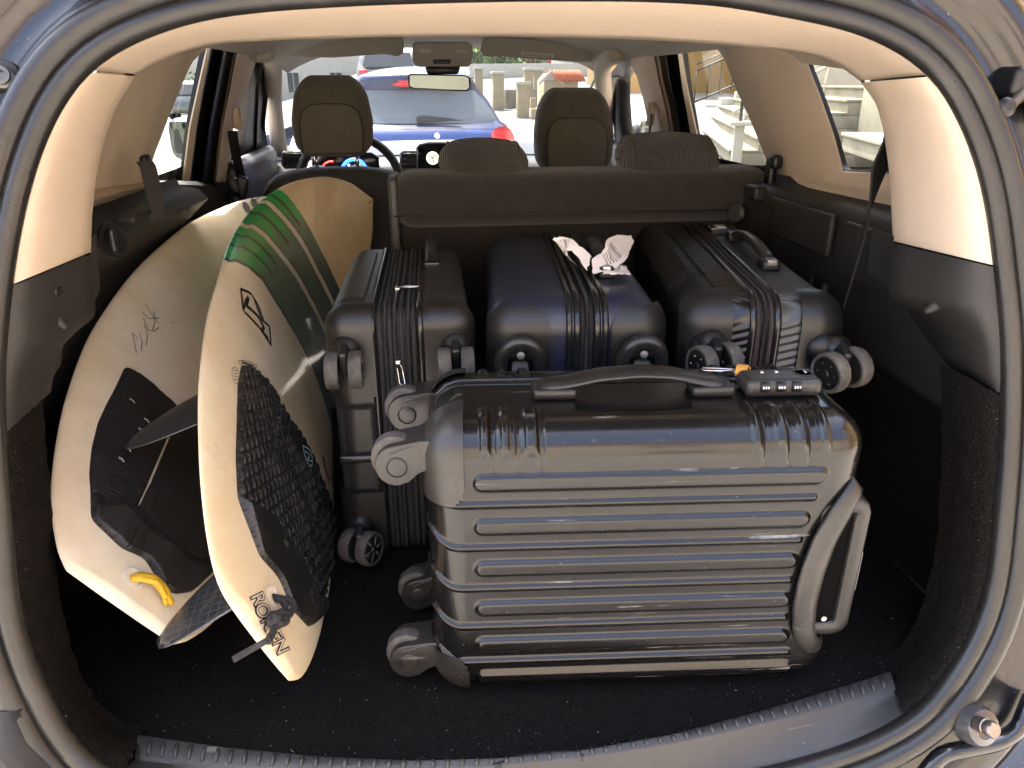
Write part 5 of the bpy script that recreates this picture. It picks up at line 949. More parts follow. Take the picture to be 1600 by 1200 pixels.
gro3 = up(B2, [(279,640),(262,680),(245,720),(228,760),(211,795)]); gro4 = up(B2, [(318,805),(300,835),(292,842)])
kick2 = up(B2, [(136,762),(160,782),(190,781),(206,800),(226,815),(258,842),(295,868),(330,885)])
def h2(x, y):
    s = side_of(kick2, x, y); g = np.minimum(edge_dist(gro3, x, y, False) - 0.0016, edge_dist(gro4, x, y, False)); h = 0.00035 * np.sin(x * 900 + 3 * np.sin(y * 160) + 2.5 * np.sin(y * 47 + x * 40)) * (s > 0)
    w_ = np.clip(-s / 0.02, 0, 1); z = 0.35 + 0.65 * np.abs(((y * 15.0 + 0.3) % 1.0) - 0.5) * 2; h = h + w_ * 0.017 * np.clip(1 + s / 0.11, 0.15, 1) * z
    c = np.abs(((y * 15.0 + 0.05) % 1.0) - 0.5); h = h - 0.004 * (c < 0.02) * (s < 0); h = np.where(g < 0, -0.0044, h * np.clip(g / 0.002, 0.4, 1)); return h
pdo = deck_pad('tail_pad', B2, pad2, h2, mat('smooth_pad_foam', (0.009, 0.009, 0.0105), 0.55, var=0.4, vscale=30, bump=0.3, bscale=500), bd2)
grl = deck_line('pad_groove', B2, [(279,641),(262,680),(245,720),(228,760),(212,793)], [0.0032] * 20 + [0.002] * 4 + [0.0008], mat('groove_resin', (0.5, 0.45, 0.35), 0.5), pdo, off=0.0052)
for k, (x, y) in enumerate(((203, 630), (226, 661), (217, 676), (207, 690), (197, 706), (186, 722))):
    deck_line('pad_slit', B2, [(x - 5, y - 4), (x, y - 2), (x + 3, y + 3)], [0.0015, 0.003, 0.0045, 0.003, 0.0015] + [0.003] * 10, mat('slit_pale', (0.5, 0.48, 0.42), 0.5), pdo, off=0.0056)
PEN = mat('pencil', (0.16, 0.14, 0.12), 0.7, var=0)
for l in ([(227,475),(234,488),(248,506)], [(238,516),(242,502),(240,486)], [(222,488),(232,498),(248,497)], [(224,497),(231,516),(240,518),(248,512)], [(225,506),(230,524),(228,541)], [(217,520),(222,534),(220,548)], [(213,552),(208,528),(206,520),(210,523),(216,531)], [(268,502),(272,507)]):
    deck_line('pencil_mark', B2, l, 0.0019, PEN, bd2)
for l in ([(372,318),(380,325),(389,332),(384,342)], [(405,308),(396,314)]): deck_line('nose_print', B2, l, 0.002, INK, bd2)
for c_, rx, ry in (((385, 325), 5, 11), ((397, 318), 5, 9)): 
    q = ring_px(c_, rx, ry, 14, -0.5); q = B2.uvs(q); mesh('nose_print', B2.deck(q[:, 0], q[:, 1], 0.0008), [list(range(len(q)))], mat('nose_print_grey', (0.10, 0.10, 0.09), 0.5), bd2)
plug(B2, (208, 903), 0.015, bd2); YEL = mat('yellow_cord', (0.62, 0.36, 0.015), 0.6, var=0.25, vscale=80, bump=0.5, bscale=500)
cord(B2, [(204,903,-.001),(214,903,.006),(228,910,.012),(240,922,.012),(252,936,.010),(262,944,.006)], [0.004, 0.005, 0.0058, 0.0065] + [0.007] * 26, YEL, bd2, n=30, fl=0.6)
cord(B2, [(206,906,-.001),(216,909,.008),(232,920,.016),(246,936,.012),(256,946,.004)], 0.0036, YEL, bd2, n=30)
cord(B2, [(284,985,.004),(290,975,.008),(294,967,.006),(298,966,.004)], 0.0062, YEL, bd2, n=14, fl=0.6)
fin(B2, bd2, 0.16, 0.11, 0.10, 0.08, 0.05, 0.05, FINM); fin(B2, bd2, 0.16, -0.11, 0.10, 0.05, 0.03, 0, FINM)
# ================================================================== the street outside
def sstep(a, b, x): t = np.clip((x - a) / (b - a), 0, 1); return t * t * (3 - 2 * t)
def gz(x, y):
    x = np.asarray(x, float); y = np.asarray(y, float)
    return -0.69 + 0.045 * np.clip(np.minimum(y, 90) - 5, 0, None) * sstep(-9, -2, x) + 0.05 * np.clip(np.minimum(x, 7) - 2, 0, None) * sstep(3, 8, y)
def G(px, py):
    r = ray(px, py); t = 3.0
    for _ in range(4000):
        p = CAM + r * t
        if p[2] < gz(p[0], p[1]): break
        t *= 1.004
    return p
gx = np.r_[-160, -110, -80, np.linspace(-60, 60, 61), 80, 110, 160]; gy = np.r_[-120, -80, -50, np.linspace(-36, 120, 79), 150, 200]
GROUND = mat('street_setts', (0.36, 0.335, 0.30), 0.85, var=0.18, vscale=1.3, spec=0.25)
N_, L_, b_ = nodes_of(GROUND); tc = N_.new('ShaderNodeTexCoord'); vo = N_.new('ShaderNodeTexVoronoi'); vo.inputs['Scale'].default_value = 7; vo.feature = 'DISTANCE_TO_EDGE'; L_.new(tc.outputs['Object'], vo.inputs[0])
bp = N_.new('ShaderNodeBump'); bp.inputs['Strength'].default_value = 0.8; bp.inputs['Distance'].default_value = 0.03; rp = N_.new('ShaderNodeValToRGB'); rp.color_ramp.elements[1].position = 0.15; L_.new(vo.outputs['Distance'], rp.inputs[0]); L_.new(rp.outputs[0], bp.inputs['Height']); L_.new(bp.outputs[0], b_.inputs['Normal'])
gnd = loft('ground', [[(x, y, float(gz(x, y))) for x in gx] for y in gy], GROUND); gnd['kind'] = 'structure'
ASPH = mat('grey_asphalt', (0.17, 0.165, 0.155), 0.9, var=0.15, vscale=2, bump=0.4, bscale=60)
rd = loft('road', [[(x, y, float(gz(x, y)) + 0.006) for x in np.linspace(-2.4, 9.0, 14)] for y in np.linspace(5.5, 40, 60)], ASPH); rd['kind'] = 'structure'
PLA = mat('yellow_plaster', (0.40, 0.25, 0.09), 0.85, var=0.08, vscale=1.5, bump=0.3, bscale=40); WHT = mat('white_plaster', (0.50, 0.465, 0.385), 0.85, var=0.06, vscale=2, bump=0.25, bscale=60, dust=0.05)
CREAM = mat('cream_render', (0.38, 0.315, 0.19), 0.9, var=0.15, vscale=4, bump=0.4, bscale=40, dust=0.2); STONE = mat('pale_step_stone', (0.25, 0.22, 0.16), 0.8, var=0.14, vscale=3, bump=0.3, bscale=50, dust=0.15)
TILE = mat('terracotta_tile', (0.52, 0.13, 0.05), 0.7, var=0.15, vscale=12); IRON = mat('dark_iron', (0.035, 0.035, 0.038), 0.5, var=0.2); GRN = mat('green_iron', (0.02, 0.05, 0.035), 0.5); PANE = mat('dark_pane', (0.03, 0.035, 0.04), 0.08, var=0.1)
# ---------------- cars
def px_row(l, r, y, Y, k, front=3.4, bulge=0.10):
    a, b = P(l, y, Y=Y), P(r, y, Y=Y); z = (a[2] + b[2]) / 2; xl, xr = a[0], b[0]; w_ = xr - xl; pts = [(xl + 0.03, Y + front, z), (xl, Y + 0.9, z), (xl, Y + 0.42, z), (xl + 0.02 * w_, Y + 0.22, z)]
    for t in np.linspace(0.07, 0.93, 9): pts.append((xl + w_ * t, Y + bulge * (2 * abs(t - 0.5)) ** 2.5 * 1.3, z + k * (1 - (2 * (t - 0.5)) ** 2)))
    return pts + [(xr - 0.02 * w_, Y + 0.22, z), (xr, Y + 0.42, z), (xr, Y + 0.9, z), (xr - 0.03, Y + front, z)]
blue = thing('blue_car', 'bright blue hatchback parked nose to nose ahead, seen through the windscreen', 'car', (-0.1, 8.0, float(gz(0, 8))), group='parked cars')
blue['label'] = 'bright blue hatchback parked just ahead, its rear seen through the windscreen'
BLUE = mat('blue_paint', (0.010, 0.026, 0.105), 0.25, coat=0.5, var=0.05); BG = mat('sky_lit_rear_glass', (0.16, 0.185, 0.20), 0.06, var=0.05)  # rear glass colour carries the pale grey of reflected sky
rows = [px_row(575, 722, 112, 8.5, 0.05, 2.0, 0.0), px_row(560, 738, 116, 8.05, 0.04, 2.4, 0.02), px_row(552, 744, 121, 7.72, 0.03), px_row(553, 747, 129, 7.70, 0.02), px_row(550, 752, 137, 7.76, 0.0), px_row(538, 770, 160, 7.70, 0), px_row(520, 789, 192, 7.60, 0), px_row(508, 800, 200, 7.52, 0), px_row(503, 806, 212, 7.46, 0), px_row(501, 808, 236, 7.44, 0), px_row(500, 809, 270, 7.38, 0), px_row(502, 806, 310, 7.40, 0), px_row(512, 798, 328, 7.5, 0)]
bb = loft('body', rows, BLUE, blue)
def bpanel(name, pts, Y, th, m, par, bev=0.006): return prism(name, [P(x, y, Y=Y(y) if callable(Y) else Y) for x, y in pts], (0, th, 0), m, par, bev=bev)
yw = lambda y: np.interp(y, [137, 160, 192, 200], [7.745, 7.685, 7.585, 7.52])
rg_ = [(x0 + (x1 - x0) * t, y, yw(y) - 0.008 + 0.10 * abs(2 * t - 1) ** 2.5 * 1.1) for y, x0, x1 in ((141, 563, 741), (150, 556, 749), (160, 552, 757), (175, 546, 768), (186, 541, 775), (193, 545, 770)) for t in np.linspace(0, 1, 13)]
rv = np.array([P(x, y, Y=Y) for x, y, Y in rg_]).reshape(6, 13, 3); loft('rear_window', rv, BG, bb)
bpanel('rear_wiper', [(650,186),(652,181),(665,180),(700,184),(724,188.5),(700,189),(665,192.5),(652,193)], 7.55, 0.02, mat('wiper_black', (0.03, 0.03, 0.03), 0.5), bb)
RED = mat('red_lamp', (0.65, 0.012, 0.025), 0.15, coat=0.6, emit=(1, 0.02, 0.04), estr=0.04)
bpanel('brake_lamp', [(612,133),(625,126),(700,126),(716,133),(700,136),(628,136)], 7.675, 0.03, RED, bb)
tl = np.array([P(x, y, Y=7.43 + 0.0055 * max(0, (x - 776)) ** 1.2) for y, x0, x1 in ((197.5, 779, 791), (203, 771, 798), (210, 768, 802), (217, 768, 804), (224, 770, 804)) for x in np.linspace(x0, x1, 7)]).reshape(5, 7, 3); loft('tail_lamp', tl - [0, 0.014, 0], RED, bb)
tl2 = tl.copy(); cx_ = rows[8][0][0] / 2 + rows[8][-1][0] / 2; tl2[..., 0] = 2 * cx_ - tl2[..., 0]; loft('tail_lamp', tl2 - [0, 0.014, 0], RED, bb)
lathe('emblem', [(0.028, 0), (0.022, 0.004)], CHROME, P(683, 212, Y=7.44), (0, -1, 0), bb, seg=16); bpanel('number_plate', [(625,236),(690,236),(690,250),(625,250)], 7.425, 0.01, WHT, bb, bev=0.002)
for s in (rows[9][0][0] + 0.12, rows[9][-1][0] - 0.12):
    for yy in (8.15, 10.6): lathe('wheel', [(0.2, -0.1), (0.31, -0.1), (0.32, 0), (0.31, 0.1), (0.2, 0.1)], mat('tyre', (0.02, 0.02, 0.02), 0.85), (s, yy, float(gz(s, yy)) + 0.32), (1, 0, 0), blue)
def far_car(label, x, y, head, paint, name='parked_car', tall=1.0):
    z0 = float(gz(x, y)); c = thing(name, label, 'car', (x, y, z0), (0, 0, head), 'parked cars'); W_ = 0.86
    prof = [(-2.05, 0.32), (-2.1, 0.62), (-1.98, 0.88), (-1.85, 0.95), (-1.55, 1.38), (-1.2, 1.49), (0.1, 1.50), (0.45, 1.42), (0.98, 1.0), (1.85, 0.82), (2.08, 0.62), (2.1, 0.32), (1.75, 0.26), (-1.7, 0.26)]
    def ins(v): return 0.12 * np.clip((v - 0.95) / 0.5, 0, 1)
    pr = smooth(resample([(a, b * (tall if b > 0.7 else 1)) for a, b in prof], 60, closed=True), 1, closed=True); rows = []
    for k, f in ((-1, 0.93), (-0.97, 0.985), (-0.9, 1.0), (0, 1.0), (0.9, 1.0), (0.97, 0.985), (1, 0.93)): rows.append([(a * (f if f < 1 else 1), (k * (W_ - ins(b))), 0.3 + (b - 0.3) * (0.975 if abs(k) == 1 else 1)) for a, b in pr])
    b_ = loft('body', rows, paint, c, closed=True, caps=True, local=True)
    for s in (-1, 1):
        for poly in ([(-1.45, 0.98), (-1.28, 1.36), (-0.35, 1.40), (-0.35, 0.98)], [(-0.27, 0.98), (-0.27, 1.40), (0.18, 1.40), (0.48, 1.3), (0.82, 1.0)]):
            q = [(a, s * (W_ - ins(b * tall) + 0.004), b * tall) for a, b in poly]; prism('side_window', q, (0, s * 0.006, 0), PANE, b_, local=True)
    for poly, dx in (([(-1.89, 0.99), (-1.60, 1.36)], -0.03), ([(1.0, 1.02), (0.5, 1.41)], 0.03)):
        (a0, b0), (a1, b1) = poly; b0 *= tall; b1 *= tall; mesh('windscreen' if dx > 0 else 'rear_window', [(a0 + dx, -0.70, b0), (a0 + dx, 0.70, b0), (a1 + dx, 0.6, b1), (a1 + dx, -0.6, b1)], [(0, 1, 2, 3)], PANE, b_, local=True)
    for s in (-1, 1): rbox('tail_lamp', (-2.03, s * 0.68, 0.84 * tall), (0.12, 0.22, 0.16), 0.04, RED, b_, local=True); rbox('headlamp', (1.98, s * 0.62, 0.68), (0.2, 0.3, 0.13), 0.04, CHROME, b_, local=True)
    for wx in (-1.3, 1.32):
        for s in (-1, 1):
            wl = lathe('wheel', [(0.18, -0.09), (0.30, -0.1), (0.315, -0.05), (0.315, 0.05), (0.30, 0.1), (0.18, 0.09)], mat('tyre', (0.02, 0.02, 0.02), 0.85), (wx, s * 0.80, 0.315), (0, 1, 0), c, local=True); lathe('rim', [(0.2, 0), (0.17, 0.01), (0.05, 0.02)], mat('rim_alloy', (0.4, 0.4, 0.42), 0.3, metal=0.8), (wx, s * 0.895, 0.315), (0, s, 0), wl, seg=16, local=True)
    return c
CGREY = mat('grey_paint', (0.10, 0.105, 0.11), 0.25, coat=0.8, var=0.05); CRED = mat('red_paint', (0.45, 0.02, 0.015), 0.25, coat=0.8, var=0.05); CSIL = mat('silver_paint', (0.5, 0.5, 0.5), 0.25, coat=0.7, var=0.05); CDK = mat('dark_blue_paint', (0.02, 0.03, 0.05), 0.25, coat=0.8, var=0.05)
q = G(612, 122); far_car('dark grey car parked beyond the blue hatchback, only its roof and red lamp showing', P(604, 105, Y=20)[0], 24.0, R(90), CGREY, tall=1.0)
p_ = P(872, 104, Y=48); far_car('red car parked far up the street beyond the gateposts', p_[0], 48, R(8), CRED)
p_ = P(922, 104, Y=44); far_car('silver car parked beside the red one at the windscreen edge', p_[0], 44, R(20), CSIL)
p_ = P(806, 105, Y=50); far_car('dark blue car standing behind the bushes left of the red one', p_[0], 50, R(95), CDK)
p_ = P(318, 92, Y=34); far_car('dark car far down the street at the top of the side window', p_[0], 34, R(70), CGREY)
# ---------------- gateposts, little tiled shrine-like meter house, walls
def post(px0, px1, yt, yb, label, cap=True, m=CREAM, name='gatepost'):
    b = G((px0 + px1) / 2, yb); Y = b[1]; a, c = P(px0, yb, Y=Y), P(px1, yb, Y=Y); zt = P(px0, yt, Y=Y)[2]; wd = c[0] - a[0]; t = thing(name, label, 'gatepost', (b[0], Y, b[2]), group='gateposts up the street'); h_ = zt - b[2]
    box('shaft', (0, wd / 2, h_ / 2), (wd, wd, h_), m, t, bev=0.01, local=True)
    if cap: 
        k = wd * 0.62; prism('cap', [(-k, wd / 2 - k, h_ + 0.002), (k, wd / 2 - k, h_ + 0.002), (k, wd / 2 + k, h_ + 0.002), (-k, wd / 2 + k, h_ + 0.002)], (0, 0, 0.07), WHT, t, bev=0.01, local=True)
    return t
post(771, 788, 116, 173, 'stained cream gatepost nearest the blue car, pale cap'); post(809, 827, 132, 185, 'cream gatepost in the middle with a clean flat cap, nearest the road'); post(820, 833, 110, 166, 'cream gatepost with a pointed top behind the flat-capped one')
post(834, 848, 111, 160, 'broad tan gatepost beside the tiled hut'); post(743, 755, 109, 160, 'cream gatepost partly behind the roof of the blue car'); post(830, 841, 170, 187, 'knee-high cream stump by the kerb', False); post(829, 837, 153, 178, 'short cream stump behind the knee-high one', False)
b = G(872, 196); hut = thing('meter_hut', 'small cream hut with white gable and orange tiled roof beside the street', 'hut', (b[0], b[1], b[2])); Y0 = b[1]
def hp_(x, y): return P(x, y, Y=Y0) - np.array(hut.location)
wl_, wr_, ez = hp_(850, 140)[0], hp_(903, 140)[0], hp_(870, 126)[2]; az = hp_(862, 113)[2]; dpt = 0.9
box('wall', ((wl_ + wr_) / 2, dpt / 2, ez / 2), (wr_ - wl_, dpt, ez), CREAM, hut, bev=0.01, local=True)
gm = wl_ + (wr_ - wl_) * 0.20; prism('gable', [(wl_, -0.02, ez + 0.003), (gm * 2 - wl_, -0.02, ez + 0.003), (gm, -0.02, az)], (0, dpt, 0), WHT, hut, bev=0.004, local=True)
rf = prism('roof', [(gm - 0.02, -0.05, az + 0.02), (wr_ + 0.05, -0.05, az + 0.0), (wr_ + 0.16, -0.12, ez - 0.02), (gm + 0.18, -0.12, ez - 0.02)], (0, dpt + 0.1, 0.0), TILE, hut, bev=0.006, local=True)
for k in range(9): x_ = gm + (wr_ - gm) * (k + 0.5) / 9; tube('roof_tile', [(x_, -0.06, az + 0.03), (x_ + 0.10, -0.14, ez + 0.01)], 0.045, TILE, rf, seg=8, local=True)
for s_ in (-1, 1): prism('verge_board', [(gm, -0.06, az + 0.05), (gm, -0.06, az - 0.03), (gm + s_ * (gm - wl_ + 0.12), -0.06, ez - 0.10), (gm + s_ * (gm - wl_ + 0.12), -0.06, ez - 0.02)], (0, 0.05, 0), WHT, hut, bev=0.004, local=True)
def wall_run(name, label, a, b, h_, th, m, cat='wall'):
    a, b = np.array(a), np.array(b); d = b - a; L_2 = np.hypot(*d); z0 = min(float(gz(*a)), float(gz(*b))); o = box(name, ((a[0] + b[0]) / 2, (a[1] + b[1]) / 2, z0 + h_ / 2 - 0.1), (L_2, th, h_ + 0.2), m, None, rot=(0, 0, math.atan2(d[1], d[0])), bev=0.01); return tag(o, label, cat)
a = G(790, 172); b = G(830, 176); wall_run('low_wall', 'weathered grey low wall between the gateposts', (a[0], a[1] + 0.4), (b[0] + 0.6, b[1] + 2.0), 0.5, 0.3, mat('grey_wall', (0.28, 0.24, 0.18), 0.9, var=0.3, vscale=3))
wall_run('low_wall', 'long pale wall across the far end of the street', P(735, 112, Y=40)[:2], P(1000, 112, Y=37)[:2], 0.7, 0.4, WHT)
def bush(label, px, Y, r, h_, m, n=700):
    c = P(px[0], px[1], Y=Y); z0 = float(gz(c[0], Y)); t = thing('bush', label, 'bush', (c[0], Y, z0), group='bushes up the street'); V = []; F = []
    d = RNG.normal(size=(n, 3)); d /= np.linalg.norm(d, axis=1)[:, None]; rad = RNG.random(n) ** 0.4; lum = 1 + 0.3 * np.sin(d[:, 0] * 7 + d[:, 2] * 5); pos = d * (rad * lum)[:, None] * [r, r, h_ / 2] + [0, 0, h_ / 2 + 0.1]
    for p in pos:
        u = RNG.normal(size=3); u /= np.linalg.norm(u); v = np.cross(u, RNG.normal(size=3)); v /= np.linalg.norm(v); s = 0.10 + 0.12 * RNG.random(); k = len(V); V += [p - u * s, p + v * s * .5, p + u * s, p - v * s * .5]; F.append((k, k + 1, k + 2, k + 3))
    mesh('foliage', V, F, m, t, local=True, sm=False); tube('stem', [(0, 0, -0.1), (0.03, 0, h_ * 0.5)], [0.06, 0.03], mat('bark', (0.12, 0.09, 0.06), 0.9), t, local=True); return t
LEAF = mat('leaf_green', (0.10, 0.16, 0.035), 0.6, var=0.35, vscale=1.5); LEAF2 = mat('leaf_olive', (0.16, 0.18, 0.06), 0.6, var=0.35, vscale=1.5)
bush('green bush just right of the overhead console', (752, 100), 42, 1.6, 2.2, LEAF); bush('bright green bush between the gateposts and the parked cars', (783, 101), 41, 1.5, 2.0, LEAF); bush('olive bush in front of the red car', (826, 101), 42, 1.3, 2.2, LEAF2)
bush('clipped green bush at the top of the street-side window', (312, 116), 50, 3.0, 2.0, LEAF)
# ---------------- houses
def house(label, a, b, h_, m, depth=6.0, rowsz=((1.0, 1.5), (4.0, 1.5)), nwin=5, wm=WHT, name='house', shutters=False, roof=True):
    a, b = np.array(a, float), np.array(b, float); d = b - a; Ln = np.hypot(*d); d /= Ln; nn = np.array([-d[1], d[0]]); z0 = min(float(gz(*a)), float(gz(*b))) - 0.3
    t = thing(name, label, 'house', (a[0], a[1], z0), (0, 0, math.atan2(d[1], d[0])), 'houses along the street'); w_ = box('wall', (Ln / 2, depth / 2, h_ / 2), (Ln, depth, h_), m, t, local=True, bev=0.02)
    if roof: prism('roof', [(-0.3, -0.4, h_ + 0.003), (Ln + 0.3, -0.4, h_ + 0.003), (Ln + 0.3, depth + 0.3, h_ + 0.003), (-0.3, depth + 0.3, h_ + 0.003)], (0, 0, 0.25), TILE, t, bev=0.03, local=True)
    for zz, wh in rowsz:
        for k in range(nwin):
            x_ = Ln * (k + 0.5) / nwin; f = box('window', (x_, -0.03, zz + wh / 2), (1.15, 0.10, wh + 0.15), wm, t, local=True, bev=0.01); box('pane', (x_ - 0.25, -0.085, zz + wh / 2), (0.44, 0.02, wh - 0.1), PANE, f, local=True); box('pane', (x_ + 0.25, -0.085, zz + wh / 2), (0.44, 0.02, wh - 0.1), PANE, f, local=True)
    return t
az_ = R(17); eB = np.array([math.sin(az_), math.cos(az_)]); fB = np.array([math.cos(az_), -math.sin(az_)])
def stairs(label, foot, n, rise, going, length, m=STONE):
    """foot: near end of the lowest step; runs away along eB, climbs along fB"""
    t = thing('stone_stairs', label, 'stairs', tuple(foot), (0, 0, math.pi / 2 - az_), 'stone stairs by the yellow house')      # local x along eB, local y to the left, so the climb is -y
    for k in range(n):
        y0 = -going * k; z1 = rise * (k + 1); s_ = box('step', (length / 2, y0 - (going * (n - k) + 1.0) / 2, z1 - rise / 2), (length, going * (n - k) + 1.0, rise), m, t, bev=0.012, local=True)
        prism('tread', [(0.0, y0 + 0.03, z1 + 0.001), (length, y0 + 0.03, z1 + 0.001), (length, y0 - going, z1 + 0.001), (0, y0 - going, z1 + 0.001)], (0, 0, 0.035), m, t, bev=0.008, local=True)
    return t
fA = P(1140, 258, Y=9.6)
stA = stairs('wide pale stone stairs seen through the rear door window', fA, 6, 0.155, 0.34, 9.5)
for k in range(4): pass
np_ = thing('newel_post', 'white square newel post with cap at the near end of the wide stairs', 'post', tuple(fA + np.array([*(fB * 0.05 - eB * 0.2), 0])), (0, 0, math.pi / 2 - az_)); box('shaft', (0, 0, 0.25), (0.12, 0.12, 0.5), WHT, np_, bev=0.008, local=True); box('cap', (0, 0, 0.53), (0.30, 0.26, 0.05), WHT, np_, bev=0.01, local=True); tube('handrail_post', [(0, 0, 0.55), (0, 0, 1.0)], 0.02, IRON, np_, local=True)
hr = thing('handrail', 'thin white sloping handrail across the wide stairs', 'handrail', tuple(fA + np.array([*(eB * 3.0), 0])), (0, 0, math.pi / 2 - az_)); tube('rail', [(0, -0.3, 0.55), (0, -1.9, 1.35)], 0.03, WHT, hr, local=True); tube('post', [(0, -0.5, 0.2), (0, -0.5, 0.65)], 0.025, WHT, hr, local=True); tube('post', [(0, -1.7, 0.8), (0, -1.7, 1.25)], 0.025, WHT, hr, local=True)
ck = thing('stair_wall', 'white wall stepping up beside the far end of the wide stairs', 'wall', tuple(fA + np.array([*(eB * 9.7), 0])), (0, 0, math.pi / 2 - az_))
for k in range(6): box('coping_block', (0.2, -0.36 * k - 0.18, (0.35 + 0.155 * k) / 2), (0.4, 0.358, 0.35 + 0.155 * k), WHT, ck, bev=0.01, local=True)
box('landing_wall', (0.2, -5.5, 0.75), (0.4, 6.4, 1.5), WHT, ck, bev=0.01, local=True)
rl_ = thing('iron_railing', 'dark iron railing climbing along the white stair wall', 'railing', tuple(fA + np.array([*(eB * 9.9), 0])), (0, 0, math.pi / 2 - az_))
def rz(y): return 0.40 + 0.43 * min(-y, 2.6) + 0.06 * max(0, -y - 2.6)
for dz in (0.12, 0.85): tube('rail', [(0, y, rz(y) + dz) for y in np.linspace(-0.1, -8.5, 22)], 0.025, IRON, rl_, local=True)
tube('rail', [(0.3, y, rz(y) + 1.0) for y in np.linspace(-0.1, -8.5, 22)], 0.02, IRON, rl_, local=True)
for k in range(30): y = -0.1 - 0.29 * k; tube('baluster', [(0, y, rz(y) + 0.05), (0, y, rz(y) + 0.85)], 0.014, IRON, rl_, seg=6, local=True)
fBp = P(1392, 262, Y=5.9); stB = stairs('nearer cream stone steps seen through the quarter window', fBp - np.array([*(eB * 2.4), 0]), 6, 0.15, 0.36, 4.1)
ped = thing('stair_wall', 'low cream landing wall beside the nearer steps', 'wall', tuple(fBp + np.array([*(eB * 1.75 + fB * 0.7), 0])), (0, 0, math.pi / 2 - az_)); box('block', (0.9, -1.6, 0.45), (1.8, 3.4, 0.9), STONE, ped, bev=0.015, local=True); box('coping', (0.9, -1.6, 0.93), (1.9, 3.5, 0.06), WHT, ped, bev=0.01, local=True)
gp = thing('yellow_post', 'yellow plastered gate pillar above the nearer steps', 'pillar', tuple(fBp + np.array([*(eB * 1.6 + fB * 2.5), 0.9])), (0, 0, math.pi / 2 - az_)); box('shaft', (0, 0, 1.1), (0.26, 0.26, 2.2), PLA, gp, bev=0.01, local=True); box('base', (0, 0, 0.08), (0.34, 0.34, 0.16), PLA, gp, bev=0.01, local=True)
fe = thing('iron_fence', 'green iron fence with close upright bars above the nearer steps', 'fence', tuple(fBp + np.array([*(eB * 2.1 + fB * 0.8), 0.95])), (0, 0, math.pi / 2 - az_))
for dz in (0.15, 0.95): tube('rail', [(0.0, 0, dz), (0, -4.5, dz)], 0.02, GRN, fe, local=True); tube('rail', [(0.0, 0, dz), (4.0, 0, dz)], 0.02, GRN, fe, local=True)
for k in range(34): tube('bar', [(0, -0.13 * k, 0.02), (0, -0.13 * k, 1.25)], 0.012, GRN, fe, seg=6, local=True)
for k in range(30): tube('bar', [(0.13 * k, 0, 0.02), (0.13 * k, 0, 1.25)], 0.012, GRN, fe, seg=6, local=True)
w0 = fA[:2] + fB * 6.0 - eB * 12; w1 = fA[:2] + fB * 6.0 + eB * 26
hs1 = house('long yellow plastered house with white windows above the stone stairs', w1, w0, 7.5, PLA, nwin=9, rowsz=((2.2, 1.7), (5.2, 1.5)))
pp = tube('drain_pipe', [(*(w0 + (w1 - w0) * 0.55 - fB * 0.12), -0.5), (*(w0 + (w1 - w0) * 0.55 - fB * 0.12), 6.5)], 0.06, WHT); tag(pp, 'white drain pipe running down the yellow house front', 'pipe')
house('white apartment house at the far left end of the street', (-46, 74), (-4, 66), 9.0, WHT, nwin=12, rowsz=((1.0, 1.6), (4.2, 1.6))); house('pale house closing the view behind the bushes', (2, 64), (34, 58), 8.0, WHT, nwin=9, rowsz=((1.0, 1.6), (4.2, 1.6)))
house('unseen pale house added behind the open boot to bounce warm light', (16, -9.5), (-16, -9.5), 6.5, mat('sand_plaster', (0.60, 0.52, 0.41), 0.85, var=0.08, vscale=1.5), nwin=8, rowsz=((1.0, 1.6), (4.0, 1.5)))  # added out of view: bounces warm light and gives reflections in the boot
house('yellow house standing square across the street beyond the iron railing', (24, 29), (7.0, 31), 8.0, PLA, nwin=5, rowsz=((3.4, 1.6), (5.8, 1.4)))
dp2 = tube('drain_pipe', [(9.9, 30.4, 0.2), (9.9, 30.4, 8.0)], 0.09, WHT); tag(dp2, 'white drain pipe at the corner of the square-on yellow house', 'pipe')
pvw = wall_run('low_wall', 'long white wall along the left side of the street', (-24, 42), (-6.5, 40), 1.0, 0.3, WHT)
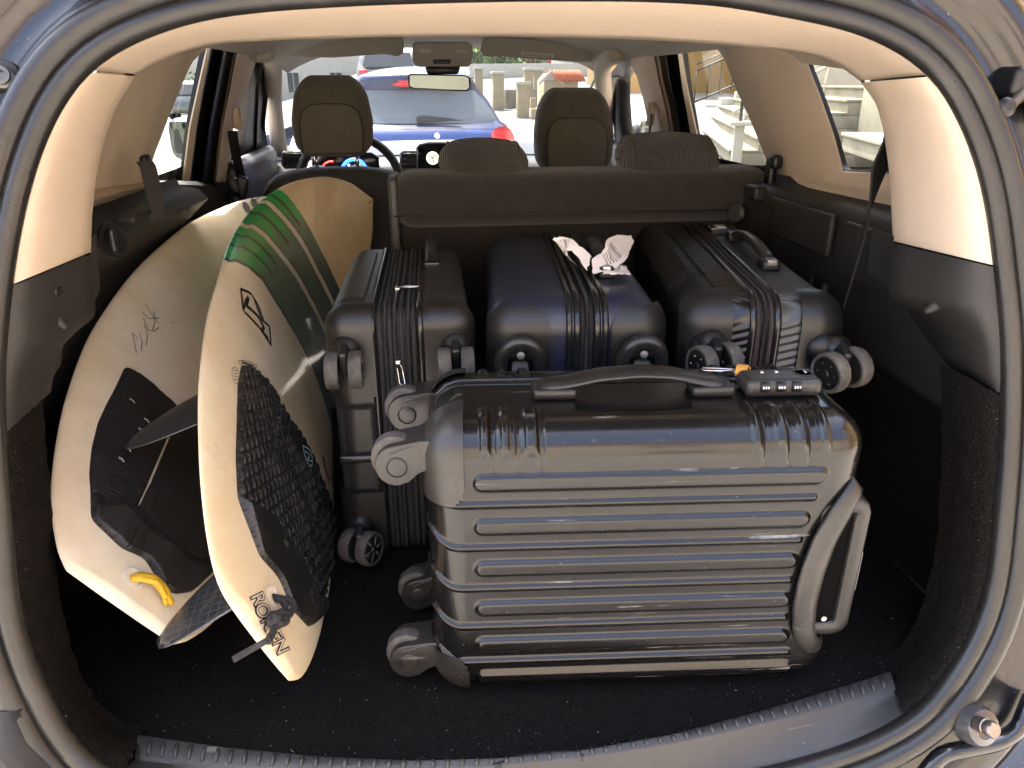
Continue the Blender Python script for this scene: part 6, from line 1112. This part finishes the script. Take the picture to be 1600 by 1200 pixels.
# ---------------- a passer-by
def person(px, py, hpx):
    b = G(px, py); D = b[1]; hgt = 1.72; z0 = b[2]; t = thing('person', 'person in jeans and dark jacket walking down the street, seen through the side window', 'person', tuple(b))
    J = {'pel': (0, 0, .95), 'spi': (0, .0, 1.2), 'che': (0, 0, 1.40), 'nec': (0.02, 0, 1.52), 'hea': (0.04, 0, 1.62), 'top': (0.04, 0, 1.72), 'lh': (0, .10, .90), 'lk': (.16, .10, .50), 'la': (.10, .10, .08), 'lt': (.26, .10, .04), 'rh': (0, -.10, .90), 'rk': (-.02, -.10, .50), 'ra': (-.22, -.10, .12), 'rt': (-.10, -.1, .04), 'ls': (0, .19, 1.42), 'le': (-.08, .24, 1.15), 'lw': (.06, .25, .92), 'lf': (.10, .25, .84), 'rs': (0, -.19, 1.42), 're': (.02, -.25, 1.15), 'rw': (.20, -.22, 1.0), 'rf': (.27, -.2, .95)}
    E_ = [('pel', 'spi'), ('spi', 'che'), ('che', 'nec'), ('nec', 'hea'), ('hea', 'top'), ('pel', 'lh'), ('lh', 'lk'), ('lk', 'la'), ('la', 'lt'), ('pel', 'rh'), ('rh', 'rk'), ('rk', 'ra'), ('ra', 'rt'), ('che', 'ls'), ('ls', 'le'), ('le', 'lw'), ('lw', 'lf'), ('che', 'rs'), ('rs', 're'), ('re', 'rw'), ('rw', 'rf')]
    rad = dict(pel=.15, spi=.14, che=.17, nec=.06, hea=.10, top=.07, lh=.10, lk=.07, la=.05, lt=.04, rh=.10, rk=.07, ra=.05, rt=.04, ls=.08, le=.055, lw=.04, lf=.035, rs=.08, re=.055, rw=.04, rf=.035)
    ks = list(J); me = bpy.data.meshes.new('body'); me.from_pydata([J[k] for k in ks], [(ks.index(a), ks.index(b_)) for a, b_ in E_], []); o = bpy.data.objects.new('body', me); COL.objects.link(o)
    md = o.modifiers.new('Skin', 'SKIN'); [setattr(me.skin_vertices[0].data[i], 'radius', (rad[k], rad[k])) for i, k in enumerate(ks)]; me.skin_vertices[0].data[0].use_root = True; o.modifiers.new('Sub', 'SUBSURF').levels = 1; o.parent = t; o.modifiers['Sub'].render_levels = 1
    m = mat('clothes', (0.05, 0.05, 0.06), 0.9, var=0); N_, L_, b_ = nodes_of(m); tc = N_.new('ShaderNodeTexCoord'); sp = N_.new('ShaderNodeSeparateXYZ'); L_.new(tc.outputs['Object'], sp.inputs[0]); rp = N_.new('ShaderNodeValToRGB'); rp.color_ramp.interpolation = 'CONSTANT'
    mr = N_.new('ShaderNodeMapRange'); mr.inputs['From Max'].default_value = 1.8; L_.new(sp.outputs[2], mr.inputs[0]); L_.new(mr.outputs[0], rp.inputs[0]); cr = rp.color_ramp; cr.elements[0].color = (0.55, 0.55, 0.55, 1); cr.elements[1].position = 0.06; cr.elements[1].color = (0.06, 0.13, 0.24, 1)
    e = cr.elements.new(0.53); e.color = (0.04, 0.045, 0.05, 1); e = cr.elements.new(0.86); e.color = (0.45, 0.28, 0.2, 1); e = cr.elements.new(0.93); e.color = (0.05, 0.035, 0.025, 1); L_.new(rp.outputs[0], b_.inputs['Base Color']); me.materials.append(m); t.rotation_euler = (0, 0, R(30)); return t
person(290, 162, 34)
